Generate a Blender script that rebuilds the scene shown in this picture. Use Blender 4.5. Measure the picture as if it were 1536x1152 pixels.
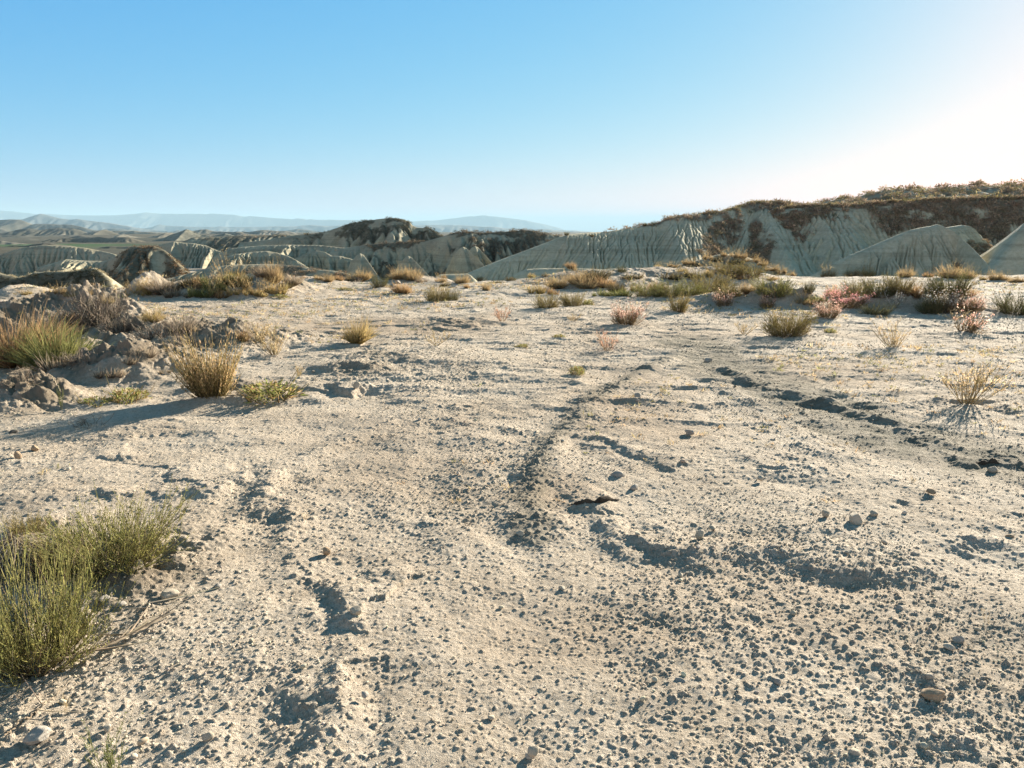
import bpy, math, random
import numpy as np

# ------------------------------------------------------------------ scene, camera, sky, sun
scene = bpy.context.scene
COL = scene.collection
for o in list(bpy.data.objects):
    bpy.data.objects.remove(o)

EYE = 1.6
EXPOSURE = 1.82
FPX = 1152.0                      # focal length in photo pixels (1536 wide)
PITCH = math.atan((576 - 335) / FPX)
cam_d = bpy.data.cameras.new("camera")
cam_d.sensor_width = 36.0
cam_d.lens = 36.0 * FPX / 1536.0
cam_d.clip_start = 0.05
cam_d.clip_end = 120000.0
cam = bpy.data.objects.new("camera", cam_d)
COL.objects.link(cam)
cam.location = (0, 0, EYE)
cam.rotation_euler = (math.radians(90) - PITCH, 0, 0)
scene.camera = cam

SUN_AZ = math.radians(39.0)       # to the right of the view direction (+Y)
SUN_EL = math.radians(17.0)
sun_dir = (math.sin(SUN_AZ) * math.cos(SUN_EL), math.cos(SUN_AZ) * math.cos(SUN_EL), math.sin(SUN_EL))

world = bpy.data.worlds.new("World")
scene.world = world
world.use_nodes = True
wn, wl = world.node_tree.nodes, world.node_tree.links
wn.clear()
w_out = wn.new("ShaderNodeOutputWorld")
w_bg = wn.new("ShaderNodeBackground")
w_sky = wn.new("ShaderNodeTexSky")
w_sky.sky_type = 'NISHITA'
w_sky.sun_disc = False
w_sky.sun_elevation = SUN_EL
w_sky.sun_rotation = SUN_AZ
w_sky.altitude = 300
w_sky.air_density = 1.0
w_sky.dust_density = 0.3
w_sky.ozone_density = 3.0
w_bg.inputs["Strength"].default_value = 0.1
# grade of the sky's three channels (a clear, saturated evening blue that pales towards the sun)
w_sep = wn.new("ShaderNodeSeparateColor"); w_com = wn.new("ShaderNodeCombineColor")
wl.new(w_sky.outputs[0], w_sep.inputs[0])
w_tc = wn.new("ShaderNodeTexCoord"); w_sx = wn.new("ShaderNodeSeparateXYZ"); w_back = wn.new("ShaderNodeMapRange")
w_up = wn.new("ShaderNodeMapRange"); w_up.interpolation_type = 'SMOOTHSTEP'
for i_, v_ in ((1, 0.44), (2, 0.95), (3, 1.0), (4, 0.62)): w_up.inputs[i_].default_value = v_
wl.new(w_sx.outputs[2], w_up.inputs[0])
w_back.interpolation_type = 'SMOOTHSTEP'
w_back.inputs[1].default_value = 0.25; w_back.inputs[2].default_value = -0.55
wl.new(w_tc.outputs["Generated"], w_sx.inputs[0]); wl.new(w_sx.outputs[1], w_back.inputs[0])
for ch, (ga, gg) in enumerate(((1.12, 1.18), (0.94, 0.56), (0.956, 0.15))):
    m1 = wn.new("ShaderNodeMath"); m1.operation = 'MULTIPLY'; m1.inputs[1].default_value = 0.1
    m2 = wn.new("ShaderNodeMath"); m2.operation = 'POWER'; m2.inputs[1].default_value = gg
    m3 = wn.new("ShaderNodeMath"); m3.operation = 'MULTIPLY'; m3.inputs[1].default_value = ga * 10.0 / 2.0 ** EXPOSURE
    wl.new(w_sep.outputs[ch], m1.inputs[0]); wl.new(m1.outputs[0], m2.inputs[0]); wl.new(m2.outputs[0], m3.inputs[0])
    # below the brightness seen anywhere in the frame the sky keeps falling off (zenith and the side away from the sun)
    m4 = wn.new("ShaderNodeMath"); m4.operation = 'DIVIDE'; m4.use_clamp = True; m4.inputs[1].default_value = (0.03, 0.135, 0.385)[ch]
    m5 = wn.new("ShaderNodeMath"); m5.operation = 'MULTIPLY'
    wl.new(m1.outputs[0], m4.inputs[0]); wl.new(m4.outputs[0], m5.inputs[0]); wl.new(m3.outputs[0], m5.inputs[1])
    # sky behind the camera brightened, an added fill for the shaded ridge
    m6 = wn.new("ShaderNodeMath"); m6.operation = 'MULTIPLY_ADD'; m6.inputs[1].default_value = (2.7, 0.58, 0.2)[ch]; m6.inputs[2].default_value = 1.0
    m7 = wn.new("ShaderNodeMath"); m7.operation = 'MULTIPLY'
    wl.new(w_back.outputs[0], m6.inputs[0]); wl.new(m6.outputs[0], m7.inputs[0]); wl.new(m5.outputs[0], m7.inputs[1])
    # the sky overhead is darker than the band the frame shows
    m8 = wn.new("ShaderNodeMath"); m8.operation = 'MULTIPLY'
    wl.new(m7.outputs[0], m8.inputs[0]); wl.new(w_up.outputs[0], m8.inputs[1])
    wl.new(m8.outputs[0], w_com.inputs[ch])
wl.new(w_com.outputs[0], w_bg.inputs["Color"])
wl.new(w_bg.outputs[0], w_out.inputs["Surface"])

sun_d = bpy.data.lights.new("sun", 'SUN')
sun_d.energy = 5.0
sun_d.angle = math.radians(0.5)
sun_d.color = (1.0, 0.90, 0.74)
sun_o = bpy.data.objects.new("sun", sun_d)
COL.objects.link(sun_o)
from mathutils import Vector, Matrix, Euler
sun_o.rotation_euler = Vector(sun_dir).to_track_quat('Z', 'Y').to_euler()
sun_o.location = (30, 40, 30)

scene.view_settings.view_transform = 'Standard'
scene.view_settings.look = 'None'
scene.view_settings.gamma = 1.0
scene.view_settings.exposure = EXPOSURE
scene.render.engine = 'CYCLES'
cy = scene.cycles
cy.use_denoising = True
cy.max_bounces = 5
cy.diffuse_bounces = 3
cy.transparent_max_bounces = 8
cy.volume_bounces = 1
cy.use_adaptive_sampling = True
cy.adaptive_threshold = 0.01

# ------------------------------------------------------------------ pixel geometry
CP, SP = math.cos(PITCH), math.sin(PITCH)

def ray(px, py):
    u = (np.asarray(px, float) - 768) / FPX
    v = (576 - np.asarray(py, float)) / FPX
    return u, CP + v * SP, -SP + v * CP

def at(px, py, Y):
    """world point seen at photo pixel px, py at depth Y"""
    dx, dy, dz = ray(px, py)
    t = np.asarray(Y, float) / dy
    return dx * t, dy * t, EYE + dz * t

def gp(px, py):
    """point of the flat plateau seen at a pixel"""
    dx, dy, dz = ray(px, py)
    t = -EYE / dz
    return dx * t, dy * t

# ------------------------------------------------------------------ noise
def h32(ix, iy, seed):
    with np.errstate(over='ignore'):
        n = ix.astype(np.uint32) * np.uint32(374761393) + iy.astype(np.uint32) * np.uint32(668265263) + np.uint32((seed * 2246822519) & 0xffffffff)
        n = (n ^ (n >> np.uint32(13))) * np.uint32(1274126177)
        n = (n ^ (n >> np.uint32(16))) * np.uint32(2246822519)
        n ^= n >> np.uint32(15)
    return n.astype(np.float32) * np.float32(1 / 4294967296.0)

def vn(x, y, seed=0):
    """value noise, -1..1"""
    x = np.asarray(x); y = np.asarray(y)
    fx0 = np.floor(x); fy0 = np.floor(y)
    ix = fx0.astype(np.int64); iy = fy0.astype(np.int64)
    fx = (x - fx0).astype(np.float32); fy = (y - fy0).astype(np.float32)
    fx = fx * fx * (3 - 2 * fx); fy = fy * fy * (3 - 2 * fy)
    a = h32(ix, iy, seed); b = h32(ix + 1, iy, seed)
    c = h32(ix, iy + 1, seed); d = h32(ix + 1, iy + 1, seed)
    r = (a + (b - a) * fx) * (1 - fy) + (c + (d - c) * fx) * fy
    return r * 2 - 1

def fbm(x, y, seed=0, octs=4, gain=0.5):
    s = 0; a = 1.0; f = 1.0; tot = 0
    for k in range(octs):
        s = s + a * vn(x * f + 17.3 * k, y * f - 9.1 * k, seed + k)
        tot += a; a *= gain; f *= 2.03
    return s / tot * 1.5

def sst(a, b, x):
    t = np.clip((x - a) / (b - a), 0, 1)
    return t * t * (3 - 2 * t)

def clods(x, y, cell, seed, prob, rmin, rmax, flat=0.7):
    """height of a scatter of rounded clods, one candidate per cell"""
    gx = x / cell; gy = y / cell
    ix0 = np.floor(gx).astype(np.int64); iy0 = np.floor(gy).astype(np.int64)
    h = np.zeros(x.shape, np.float32)
    for i in (-1, 0, 1):
        for j in (-1, 0, 1):
            ix = ix0 + i; iy = iy0 + j
            r1 = h32(ix, iy, seed); r2 = h32(ix, iy, seed + 1); r3 = h32(ix, iy, seed + 2)
            r = (rmin + (rmax - rmin) * r3 * r3) * (h32(ix, iy, seed + 3) < prob)
            ex = 0.7 + 0.6 * r1
            d2 = (((gx - ix - r1) * ex) ** 2 + ((gy - iy - r2) / ex) ** 2).astype(np.float32)
            q = np.clip(r * r - d2, 0, None)
            h = np.maximum(h, np.sqrt(q) * (flat * (0.6 + 0.6 * r2)))
    return h * cell

# ------------------------------------------------------------------ mesh helpers
def mesh_from(name, V, quads=None, tris=None, smooth=True):
    V = np.ascontiguousarray(V, np.float32).reshape(-1, 3)
    me = bpy.data.meshes.new(name)
    nq = 0 if quads is None else len(quads)
    nt = 0 if tris is None else len(tris)
    me.vertices.add(len(V))
    me.vertices.foreach_set("co", V.ravel())
    parts, starts, tot = [], [], 0
    if nq:
        parts.append(np.asarray(quads, np.int32).ravel()); starts.append(np.arange(nq, dtype=np.int32) * 4); tot = nq * 4
    if nt:
        parts.append(np.asarray(tris, np.int32).ravel()); starts.append(tot + np.arange(nt, dtype=np.int32) * 3); tot += nt * 3
    me.loops.add(tot)
    me.polygons.add(nq + nt)
    me.loops.foreach_set("vertex_index", np.concatenate(parts))
    me.polygons.foreach_set("loop_start", np.concatenate(starts))
    if smooth:
        me.polygons.foreach_set("use_smooth", np.ones(nq + nt, bool))
    me.update(calc_edges=True)
    return me

def set_attr(me, name, vals):
    a = me.attributes.new(name, 'FLOAT', 'POINT')
    a.data.foreach_set("value", np.ascontiguousarray(vals, np.float32).ravel())

def set_col(me, name, rgb):
    rgb = np.asarray(rgb, np.float32).reshape(-1, 3)
    a = me.attributes.new(name, 'FLOAT_COLOR', 'POINT')
    a.data.foreach_set("color", np.concatenate([rgb, np.ones((len(rgb), 1), np.float32)], 1).ravel())

def grid_quads(nr, nc):
    i = np.arange((nr - 1) * (nc - 1)); r = i // (nc - 1); c = i % (nc - 1)
    a = r * nc + c
    return np.stack([a, a + 1, a + nc + 1, a + nc], 1)

def link(name, me, mat=None, parent=None):
    o = bpy.data.objects.new(name, me)
    COL.objects.link(o)
    if mat is not None and not me.materials:
        me.materials.append(mat)
    if parent is not None:
        o.parent = parent
    return o

def structure(o):
    o["kind"] = "structure"
    return o

def tag(o, label, cat, group=None, kind=None):
    o["label"] = label
    o["category"] = cat
    if group: o["group"] = group
    if kind: o["kind"] = kind
    return o

# ------------------------------------------------------------------ materials
class NT:
    def __init__(self, name):
        self.m = bpy.data.materials.new(name)
        self.m.use_nodes = True
        self.n, self.l = self.m.node_tree.nodes, self.m.node_tree.links
        self.n.clear()
        self.out = self.n.new("ShaderNodeOutputMaterial")
        self.p = self.n.new("ShaderNodeBsdfPrincipled")
        self.p.inputs["Roughness"].default_value = 0.95
        self.p.inputs["Specular IOR Level"].default_value = 0.15
        self.l.new(self.p.outputs[0], self.out.inputs[0])
    def node(self, t, **kw):
        n = self.n.new(t)
        for k, v in kw.items():
            setattr(n, k, v)
        return n
    def pos(self):
        return self.node("ShaderNodeNewGeometry").outputs["Position"]
    def noise(self, scale, detail=4, rough=0.55, vec=None, out="Fac"):
        n = self.node("ShaderNodeTexNoise")
        n.inputs["Scale"].default_value = scale
        n.inputs["Detail"].default_value = detail
        n.inputs["Roughness"].default_value = rough
        self.l.new(vec if vec is not None else self.pos(), n.inputs["Vector"])
        return n.outputs[out]
    def ramp(self, fac, stops):
        r = self.node("ShaderNodeValToRGB")
        e = r.color_ramp.elements
        while len(e) < len(stops): e.new(0.5)
        for el, (p, c) in zip(e, stops):
            el.position = p
            el.color = (*c, 1) if len(c) == 3 else c
        self.l.new(fac, r.inputs[0])
        return r.outputs[0]
    def mix(self, fac, a, b, mode='MIX'):
        m = self.node("ShaderNodeMix", data_type='RGBA', blend_type=mode)
        for sock, v in ((m.inputs[0], fac), (m.inputs[6], a), (m.inputs[7], b)):
            if isinstance(v, (int, float)): sock.default_value = v
            elif isinstance(v, tuple): sock.default_value = (*v, 1)
            else: self.l.new(v, sock)
        return m.outputs[2]
    def math(self, op, a, b=0.0, clamp=False):
        m = self.node("ShaderNodeMath", operation=op, use_clamp=clamp)
        for sock, v in ((m.inputs[0], a), (m.inputs[1], b)):
            if isinstance(v, (int, float)): sock.default_value = v
            else: self.l.new(v, sock)
        return m.outputs[0]
    def attr(self, name, out="Fac"):
        a = self.node("ShaderNodeAttribute", attribute_name=name)
        return a.outputs[out]
    def bump(self, h, strength, dist):
        b = self.node("ShaderNodeBump")
        b.inputs["Strength"].default_value = strength
        b.inputs["Distance"].default_value = dist
        self.l.new(h, b.inputs["Height"])
        self.l.new(b.outputs[0], self.p.inputs["Normal"])
    def color(self, c):
        if isinstance(c, tuple): self.p.inputs["Base Color"].default_value = (*c, 1)
        else: self.l.new(c, self.p.inputs["Base Color"])
    def translucent(self, c, fac):
        t = self.node("ShaderNodeBsdfTranslucent")
        if isinstance(c, tuple): t.inputs[0].default_value = (*c, 1)
        else: self.l.new(c, t.inputs[0])
        mx = self.node("ShaderNodeMixShader")
        mx.inputs[0].default_value = fac
        self.l.new(self.p.outputs[0], mx.inputs[1]); self.l.new(t.outputs[0], mx.inputs[2])
        self.l.new(mx.outputs[0], self.out.inputs[0])

def mat_soil():
    k = NT("pale_soil")
    base = k.ramp(k.noise(1.3, 6, 0.6), [(0.28, (0.465, 0.39, 0.305)), (0.45, (0.58, 0.495, 0.395)), (0.7, (0.69, 0.60, 0.49))])
    fine = k.ramp(k.noise(38, 5, 0.7), [(0.36, (0.68, 0.66, 0.63)), (0.62, (1, 1, 1))])
    c = k.mix(1.0, base, fine, 'MULTIPLY')
    grit = k.ramp(k.noise(150, 3, 0.6), [(0.4, (0.78, 0.76, 0.74)), (0.6, (1.05, 1.05, 1.05))])
    c = k.mix(0.8, c, grit, 'MULTIPLY')
    c = k.mix(k.math('MULTIPLY', k.attr("brown"), 0.8), c, (0.36, 0.275, 0.195))
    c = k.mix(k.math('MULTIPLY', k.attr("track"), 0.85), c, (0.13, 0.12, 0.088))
    c = k.mix(k.math('MULTIPLY', k.attr("heap"), 0.85), c, (0.19, 0.15, 0.105))
    # the valley beyond: fields, scrub flats, pale cuttings
    f1 = k.ramp(k.noise(0.010, 8, 0.75), [(0.40, (0.03, 0.034, 0.02)), (0.48, (0.085, 0.07, 0.048)), (0.55, (0.045, 0.048, 0.03)), (0.62, (0.13, 0.11, 0.08)), (0.72, (0.42, 0.38, 0.30))])
    f2 = k.ramp(k.noise(0.0016, 5, 0.6), [(0.35, (0.55, 0.6, 0.55)), (0.65, (1.3, 1.2, 1.05))])
    far = k.mix(1.0, f1, f2, 'MULTIPLY')
    far = k.mix(k.attr("orchard"), far, (0.035, 0.075, 0.02))
    c = k.mix(k.attr("valley"), c, far)
    k.color(c)
    hb = k.math('ADD', k.math('MULTIPLY', k.noise(75, 5, 0.7), 0.75), k.math('MULTIPLY', k.noise(300, 2), 0.3))
    k.bump(hb, 0.9, 0.019)
    return k.m

def mat_clay(name="grey_clay", lo=(0.44, 0.395, 0.28), hi=(0.55, 0.50, 0.36), veg=((0.12, 0.10, 0.07), (0.23, 0.18, 0.125))):
    k = NT(name)
    c = k.ramp(k.noise(0.22, 6, 0.6), [(0.3, lo), (0.7, hi)])
    g = k.ramp(k.noise(3.0, 5, 0.7), [(0.35, (0.80, 0.80, 0.78)), (0.65, (1.05, 1.05, 1.05))])
    c = k.mix(1.0, c, g, 'MULTIPLY')
    # faint beds of darker and paler marl
    sp = k.node("ShaderNodeSeparateXYZ"); k.l.new(k.pos(), sp.inputs[0])
    cb = k.node("ShaderNodeCombineXYZ")
    k.l.new(k.math('MULTIPLY', sp.outputs[0], 0.03), cb.inputs[0]); k.l.new(k.math('MULTIPLY', sp.outputs[1], 0.03), cb.inputs[1]); k.l.new(k.math('MULTIPLY', sp.outputs[2], 1.6), cb.inputs[2])
    beds = k.ramp(k.noise(1.0, 5, 0.65, vec=cb.outputs[0]), [(0.36, (0.80, 0.79, 0.77)), (0.50, (1.0, 1.0, 1.0)), (0.62, (1.04, 1.03, 1.0))])
    c = k.mix(1.0, c, beds, 'MULTIPLY')
    v = k.ramp(k.noise(1.2, 5, 0.7), [(0.35, veg[0]), (0.65, veg[1])])
    c = k.mix(k.math("MULTIPLY", k.attr("veg"), 0.8), c, v)
    k.color(c)
    k.bump(k.noise(2.2, 6, 0.7), 0.5, 0.25)
    return k.m

def mat_plain(name, lo, hi, scale, bump=None):
    k = NT(name)
    k.color(k.ramp(k.noise(scale, 6, 0.6), [(0.35, lo), (0.65, hi)]))
    if bump: k.bump(k.noise(bump[0], 6, 0.65), bump[1], bump[2])
    return k.m

def mat_leaf(name, trans=0.3, var=0.35):
    """plant material coloured by the per-vertex tint of the leaf clump"""
    k = NT(name)
    c = k.attr("tint", "Color")
    n = k.ramp(k.noise(9, 3, 0.6), [(0.3, (1 - var,) * 3), (0.7, (1 + var,) * 3)])
    c = k.mix(1.0, c, n, 'MULTIPLY')
    k.color(c)
    k.p.inputs["Roughness"].default_value = 0.8
    k.translucent(c, trans)
    return k.m

SOIL = mat_soil()
CLAY = mat_clay()
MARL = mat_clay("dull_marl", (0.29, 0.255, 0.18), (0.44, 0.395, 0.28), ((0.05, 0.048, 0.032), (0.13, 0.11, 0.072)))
LEAF = mat_leaf("leaf", 0.45)
SCRUB = mat_leaf("scrub_leaf", 0.18)
PETAL = mat_leaf("petal", 0.6, 0.15)
TWIG = mat_leaf("twig", 0.12)
# ------------------------------------------------------------------ the ground
# (photo x, photo y of the foot, half width px, half depth m, height m, roughness)
MOUNDS = [
    (50, 502, 80, 0.8, 0.42, 1.6), (145, 499, 66, 0.6, 0.50, 1.7), (200, 510, 55, 0.6, 0.30, 1.6),
    (275, 514, 60, 0.5, 0.20, 1.5), (340, 520, 50, 0.4, 0.14, 1.3), (235, 532, 100, 0.9, 0.10, 1.5), (395, 514, 70, 0.45, 0.09, 1.1),
    (150, 575, 90, 0.6, 0.22, 1.5), (225, 565, 80, 0.6, 0.15, 1.4), (110, 540, 90, 0.6, 0.14, 1.5), (-40, 520, 80, 0.8, 0.3, 1.4), (18, 614, 66, 0.40, 0.13, 2.0), (58, 606, 26, 0.24, 0.15, 2.0),
    (318, 600, 60, 0.5, 0.06, 0.4), (415, 592, 60, 0.4, 0.05, 0.4),
    (1072, 456, 34, 0.45, 0.17, 0.6), (1140, 461, 40, 0.5, 0.14, 0.6), (1192, 462, 46, 0.55, 0.30, 0.7),
    (1330, 463, 60, 0.5, 0.20, 0.6), (1400, 467, 62, 0.55, 0.27, 0.7), (1470, 470, 40, 0.5, 0.12, 0.6),
    (28, 445, 30, 0.7, 0.2, 0.2), (208, 446, 17, 0.7, 0.46, 0.9), (8, 442, 14, 0.9, 0.2, 0.1),
    (275, 444, 60, 0.9, 0.32, 0.8), (345, 446, 60, 0.8, 0.30, 1.0), (405, 440, 46, 1.0, 0.42, 1.0),
    (455, 425, 60, 1.4, 0.35, 0.6), (40, 830, 70, 0.30, 0.09, 0.8), (175, 885, 95, 0.40, 0.05, 1.4),
    (640, 420, 60, 1.5, 0.30, 0.5), (900, 430, 90, 1.4, 0.35, 0.5), (1050, 425, 120, 1.6, 0.40, 0.5),
    (530, 566, 60, 0.30, 0.06, 0.6), (560, 550, 110, 0.5, 0.07, 0.4), (690, 490, 60, 0.5, 0.05, 0.5),
]
# low steps in the crust: photo polyline, height m, which side is up (+1 = right of travel), reach m
LEDGES = [
    ([(-20, 516), (40, 522), (90, 512), (165, 516), (205, 506)], 0.20, -1, 0.7),
    ([(1042, 458), (1072, 456), (1104, 459)], 0.14, -1, 0.5),
    ([(1112, 463), (1170, 460), (1240, 464)], 0.22, -1, 0.5),
    ([(1286, 464), (1340, 466), (1400, 468), (1450, 468)], 0.20, -1, 0.5),
    ([(488, 850), (476, 890), (502, 928), (590, 930)], 0.055, -1, 0.5),
    ([(285, 748), (330, 738), (385, 716), (410, 708)], 0.05, -1, 0.4),
    ([(392, 716), (412, 756), (450, 800)], 0.045, -1, 0.5),
    ([(852, 760), (880, 757), (932, 750)], 0.045, -1, 0.30),
    ([(1446, 699), (1475, 697), (1502, 696)], 0.06, -1, 0.35),
    ([(1030, 526), (930, 572), (872, 612), (856, 632), (816, 668), (802, 704), (786, 746)], 0.05, -1, 0.35),
    ([(868, 652), (930, 672), (1000, 700), (1060, 712)], 0.05, -1, 0.35),
    ([(915, 786), (962, 818), (1042, 832), (1092, 806)], 0.055, -1, 0.35),
    ([(165, 662), (230, 652), (300, 636)], 0.06, -1, 0.45),
    ([(125, 690), (200, 684), (240, 676)], 0.045, -1, 0.35),
    ([(0, 746), (110, 740), (180, 744), (290, 742)], 0.04, -1, 0.4),
    ([(310, 610), (400, 600), (470, 592)], 0.045, -1, 0.5),
    ([(470, 586), (530, 592), (580, 584)], 0.12, -1, 0.5),
    ([(440, 560), (540, 562), (660, 556)], 0.09, -1, 0.7),
    ([(600, 497), (680, 494), (740, 488)], 0.07, -1, 0.7),
    ([(440, 525), (520, 520), (570, 512)], 0.08, -1, 0.7),
    ([(432, 1030), (466, 1060), (500, 1066)], 0.04, -1, 0.25),
    ([(1355, 1112), (1420, 1122), (1500, 1150)], 0.035, -1, 0.25),
    ([(1365, 1030), (1395, 1040), (1440, 1042)], 0.035, -1, 0.2),
    ([(1390, 822), (1460, 828), (1536, 824)], 0.03, -1, 0.35),
    ([(1120, 705), (1180, 700), (1240, 712)], 0.04, -1, 0.3),
    ([(1280, 840), (1330, 850), (1370, 842)], 0.04, -1, 0.3),
    ([(330, 1012), (380, 1020), (410, 1006)], 0.025, -1, 0.2),
    ([(1290, 760), (1345, 752), (1390, 768)], 0.035, -1, 0.3),
    ([(60, 690), (20, 700), (-40, 704)], 0.035, 1, 0.3),
]
BROWN = [(930, 590, 110, 1.6, 0.9), (840, 735, 90, 0.35, 0.8), (960, 640, 130, 0.5, 0.5), (1350, 500, 150, 1.0, 0.55), (620, 700, 140, 0.6, 0.45),
         (560, 490, 260, 1.6, 0.6), (300, 470, 260, 2.0, 0.55), (900, 500, 300, 1.6, 0.4), (820, 940, 200, 0.3, 0.4), (1180, 880, 180, 0.25, 0.4), (1240, 940, 140, 0.2, 0.5),
         (1050, 850, 140, 0.2, 0.4), (520, 640, 120, 0.5, 0.35), (1290, 560, 160, 0.8, 0.5)]
TRACK = [(1040, 512), (1110, 560), (1220, 602), (1340, 650), (1450, 685), (1580, 712)]

def edge_y(x):
    """depth at which the plateau breaks off into the valley"""
    return np.interp(x, [-40, -14, -8, -3, 3, 6, 10, 16, 40], [16, 18.2, 19.5, 21.5, 21.5, 22.6, 23.6, 24.2, 26]) + 0.5 * vn(x * 0.7, x * 0, 91)

FE = [-5, 0, 2, 6, 14, 40, 80, 300, 1000, 5000, 12000, 60000]
FZ = [0, 0, -0.35, -1.6, -3.4, -5.2, -8, -14, -19, -60, -148, -760]

def ground_base(x, y):
    x = np.asarray(x, float); y = np.asarray(y, float)
    e = y - edge_y(x)
    z = np.interp(e, FE, FZ)
    z = z + 0.035 * fbm(x * 0.35, y * 0.35, 3, 3) * sst(25, 18, y)
    z = z + 3.0 * fbm(x * 0.004, y * 0.004, 5, 5) * sst(150, 900, y) * (1 + np.minimum(y, 8000) / 2500)
    for mx, my, hw, hd, h, rough in MOUNDS:
        cx, cyy = gp(mx, my)
        hwm = hw * cyy / FPX
        cy2 = cyy + hd * 0.6
        m = (np.abs(x - cx) < hwm * 2.5) & (np.abs(y - cy2) < hd * 2.5)
        if m.any():
            xx, yy = x[m], y[m]
            wob = 0.28 * fbm(xx * 2.2, yy * 2.2, 31, 4)
            r2 = ((xx - cx) / hwm) ** 2 + ((yy - cy2) / hd) ** 2
            z[m] += 0.85 * h * np.exp(-np.maximum(r2 + wob * 1.6, 0) ** 1.35 * 0.8) * (1 + wob * 0.9)
    return z

def ledge_field(x, y):
    z = np.zeros(x.shape)
    for pts, h, side, reach in LEDGES:
        P = [gp(a, b) for a, b in pts]
        P = [(float(a), float(b)) for a, b in P]
        xs = [p[0] for p in P]; ys = [p[1] for p in P]
        m = (x > min(xs) - 1.2) & (x < max(xs) + 1.2) & (y > min(ys) - 1.2) & (y < max(ys) + 1.6)
        if not m.any(): continue
        wx = x[m] + 0.07 * fbm(x[m] * 5, y[m] * 5, 51, 5); wy = y[m] + 0.13 * fbm(x[m] * 5, y[m] * 5, 57, 5)
        best = np.full(wx.shape, 1e9); sg = np.zeros(wx.shape); al = np.zeros(wx.shape)
        L = 0; seg = []
        for (ax, ay), (bx, by) in zip(P[:-1], P[1:]):
            l = math.hypot(bx - ax, by - ay); seg.append((ax, ay, bx, by, l, L)); L += l
        for ax, ay, bx, by, l, l0 in seg:
            tx, ty = (bx - ax) / l, (by - ay) / l
            t = np.clip((wx - ax) * tx + (wy - ay) * ty, 0, l)
            qx, qy = wx - ax - t * tx, wy - ay - t * ty
            d = np.hypot(qx, qy)
            s = np.sign(tx * (wy - ay) - ty * (wx - ax))     # + = left of travel in plan
            b = d < best
            best = np.where(b, d, best); sg = np.where(b, s, sg); al = np.where(b, l0 + t, al)
        d = best * sg * (-side)
        fade = sst(0, 0.3 * L, al) * sst(L, 0.7 * L, al)
        h = h * (0.8 if h > 0.1 else 0.62)
        wv = 0.6 + 0.55 * fbm(al * 5 + 3, al * 0 + h * 90, 53, 3)
        up = sst(-0.05, 0.06, d) * np.exp(-np.maximum(d, 0) / (reach * 1.4))
        low = -0.25 * np.exp(-((d + 0.05) / 0.14) ** 2)
        z[m] += h * (up + low) * fade * np.clip(wv, 0.15, 1.3)
    return z

BERMS = [   # crumbly ridges thrown up by wheels: photo polyline, half width m, height m
    ([(1040, 520), (985, 545), (930, 572), (872, 612), (856, 632), (822, 662), (802, 704), (794, 748), (800, 800)], 0.10, 0.035),
    ([(1085, 556), (1150, 582), (1210, 598), (1290, 620), (1400, 662), (1545, 694)], 0.11, 0.036),
    ([(1060, 566), (1130, 610), (1230, 668), (1350, 730), (1540, 800)], 0.10, 0.018),
    ([(0, 742), (110, 744), (200, 742), (300, 738), (390, 712), (470, 680), (560, 640)], 0.10, 0.025),
    ([(390, 716), (420, 760), (455, 810), (485, 860), (500, 900)], 0.10, 0.025),
    ([(500, 900), (525, 950), (490, 1000), (470, 1060), (480, 1150)], 0.07, 0.02),
    ([(870, 655), (940, 672), (1010, 698), (1100, 706), (1250, 712)], 0.10, 0.025),
    ([(910, 780), (960, 814), (1040, 830), (1100, 808), (1200, 830), (1330, 846), (1420, 826), (1540, 824)], 0.10, 0.028),
    ([(600, 700), (640, 800), (720, 900)], 0.14, 0.012),
]

def poly_dist(pts, x, y):
    T = [gp(a, b) for a, b in pts]
    d = np.full(x.shape, 1e9)
    for (ax, ay), (bx, by) in zip(T[:-1], T[1:]):
        l2 = (bx - ax) ** 2 + (by - ay) ** 2
        t = np.clip(((x - ax) * (bx - ax) + (y - ay) * (by - ay)) / l2, 0, 1)
        d = np.minimum(d, np.hypot(x - ax - t * (bx - ax), y - ay - t * (by - ay)))
    return d

def berm_field(x, y):
    z = np.zeros(x.shape); rough = np.zeros(x.shape)
    wob = 0.10 * fbm(x * 3, y * 3, 93, 4)
    for pts, w, h in BERMS:
        T = np.array([gp(a, b) for a, b in pts])
        m = (x > T[:, 0].min() - 0.6) & (x < T[:, 0].max() + 0.6) & (y > T[:, 1].min() - 0.6) & (y < T[:, 1].max() + 0.6)
        if not m.any(): continue
        d = poly_dist(pts, x[m] + wob[m], y[m] + wob[m])
        g = np.exp(-(d / w) ** 2) - 0.45 * np.exp(-((d - 2.2 * w) / w) ** 2)
        z[m] += 0.65 * h * g * np.clip(0.8 + 0.7 * vn(x[m] * 1.3, y[m] * 1.3, 97), 0.1, 1.3)
        rough[m] = np.maximum(rough[m], h / 0.035 * np.exp(-(d / (1.5 * w)) ** 2))
    return z, rough

def rough_mask(x, y):
    r = np.zeros(x.shape)
    for mx, my, hw, hd, h, rough in MOUNDS:
        cx, cyy = gp(mx, my); hwm = hw * cyy / FPX; cy2 = cyy + hd * 0.6
        m = (np.abs(x - cx) < hwm * 2) & (np.abs(y - cy2) < hd * 2)
        r[m] = np.maximum(r[m], rough * np.exp(-(((x[m] - cx) / hwm) ** 2 + ((y[m] - cy2) / hd) ** 2)))
    return r

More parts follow.
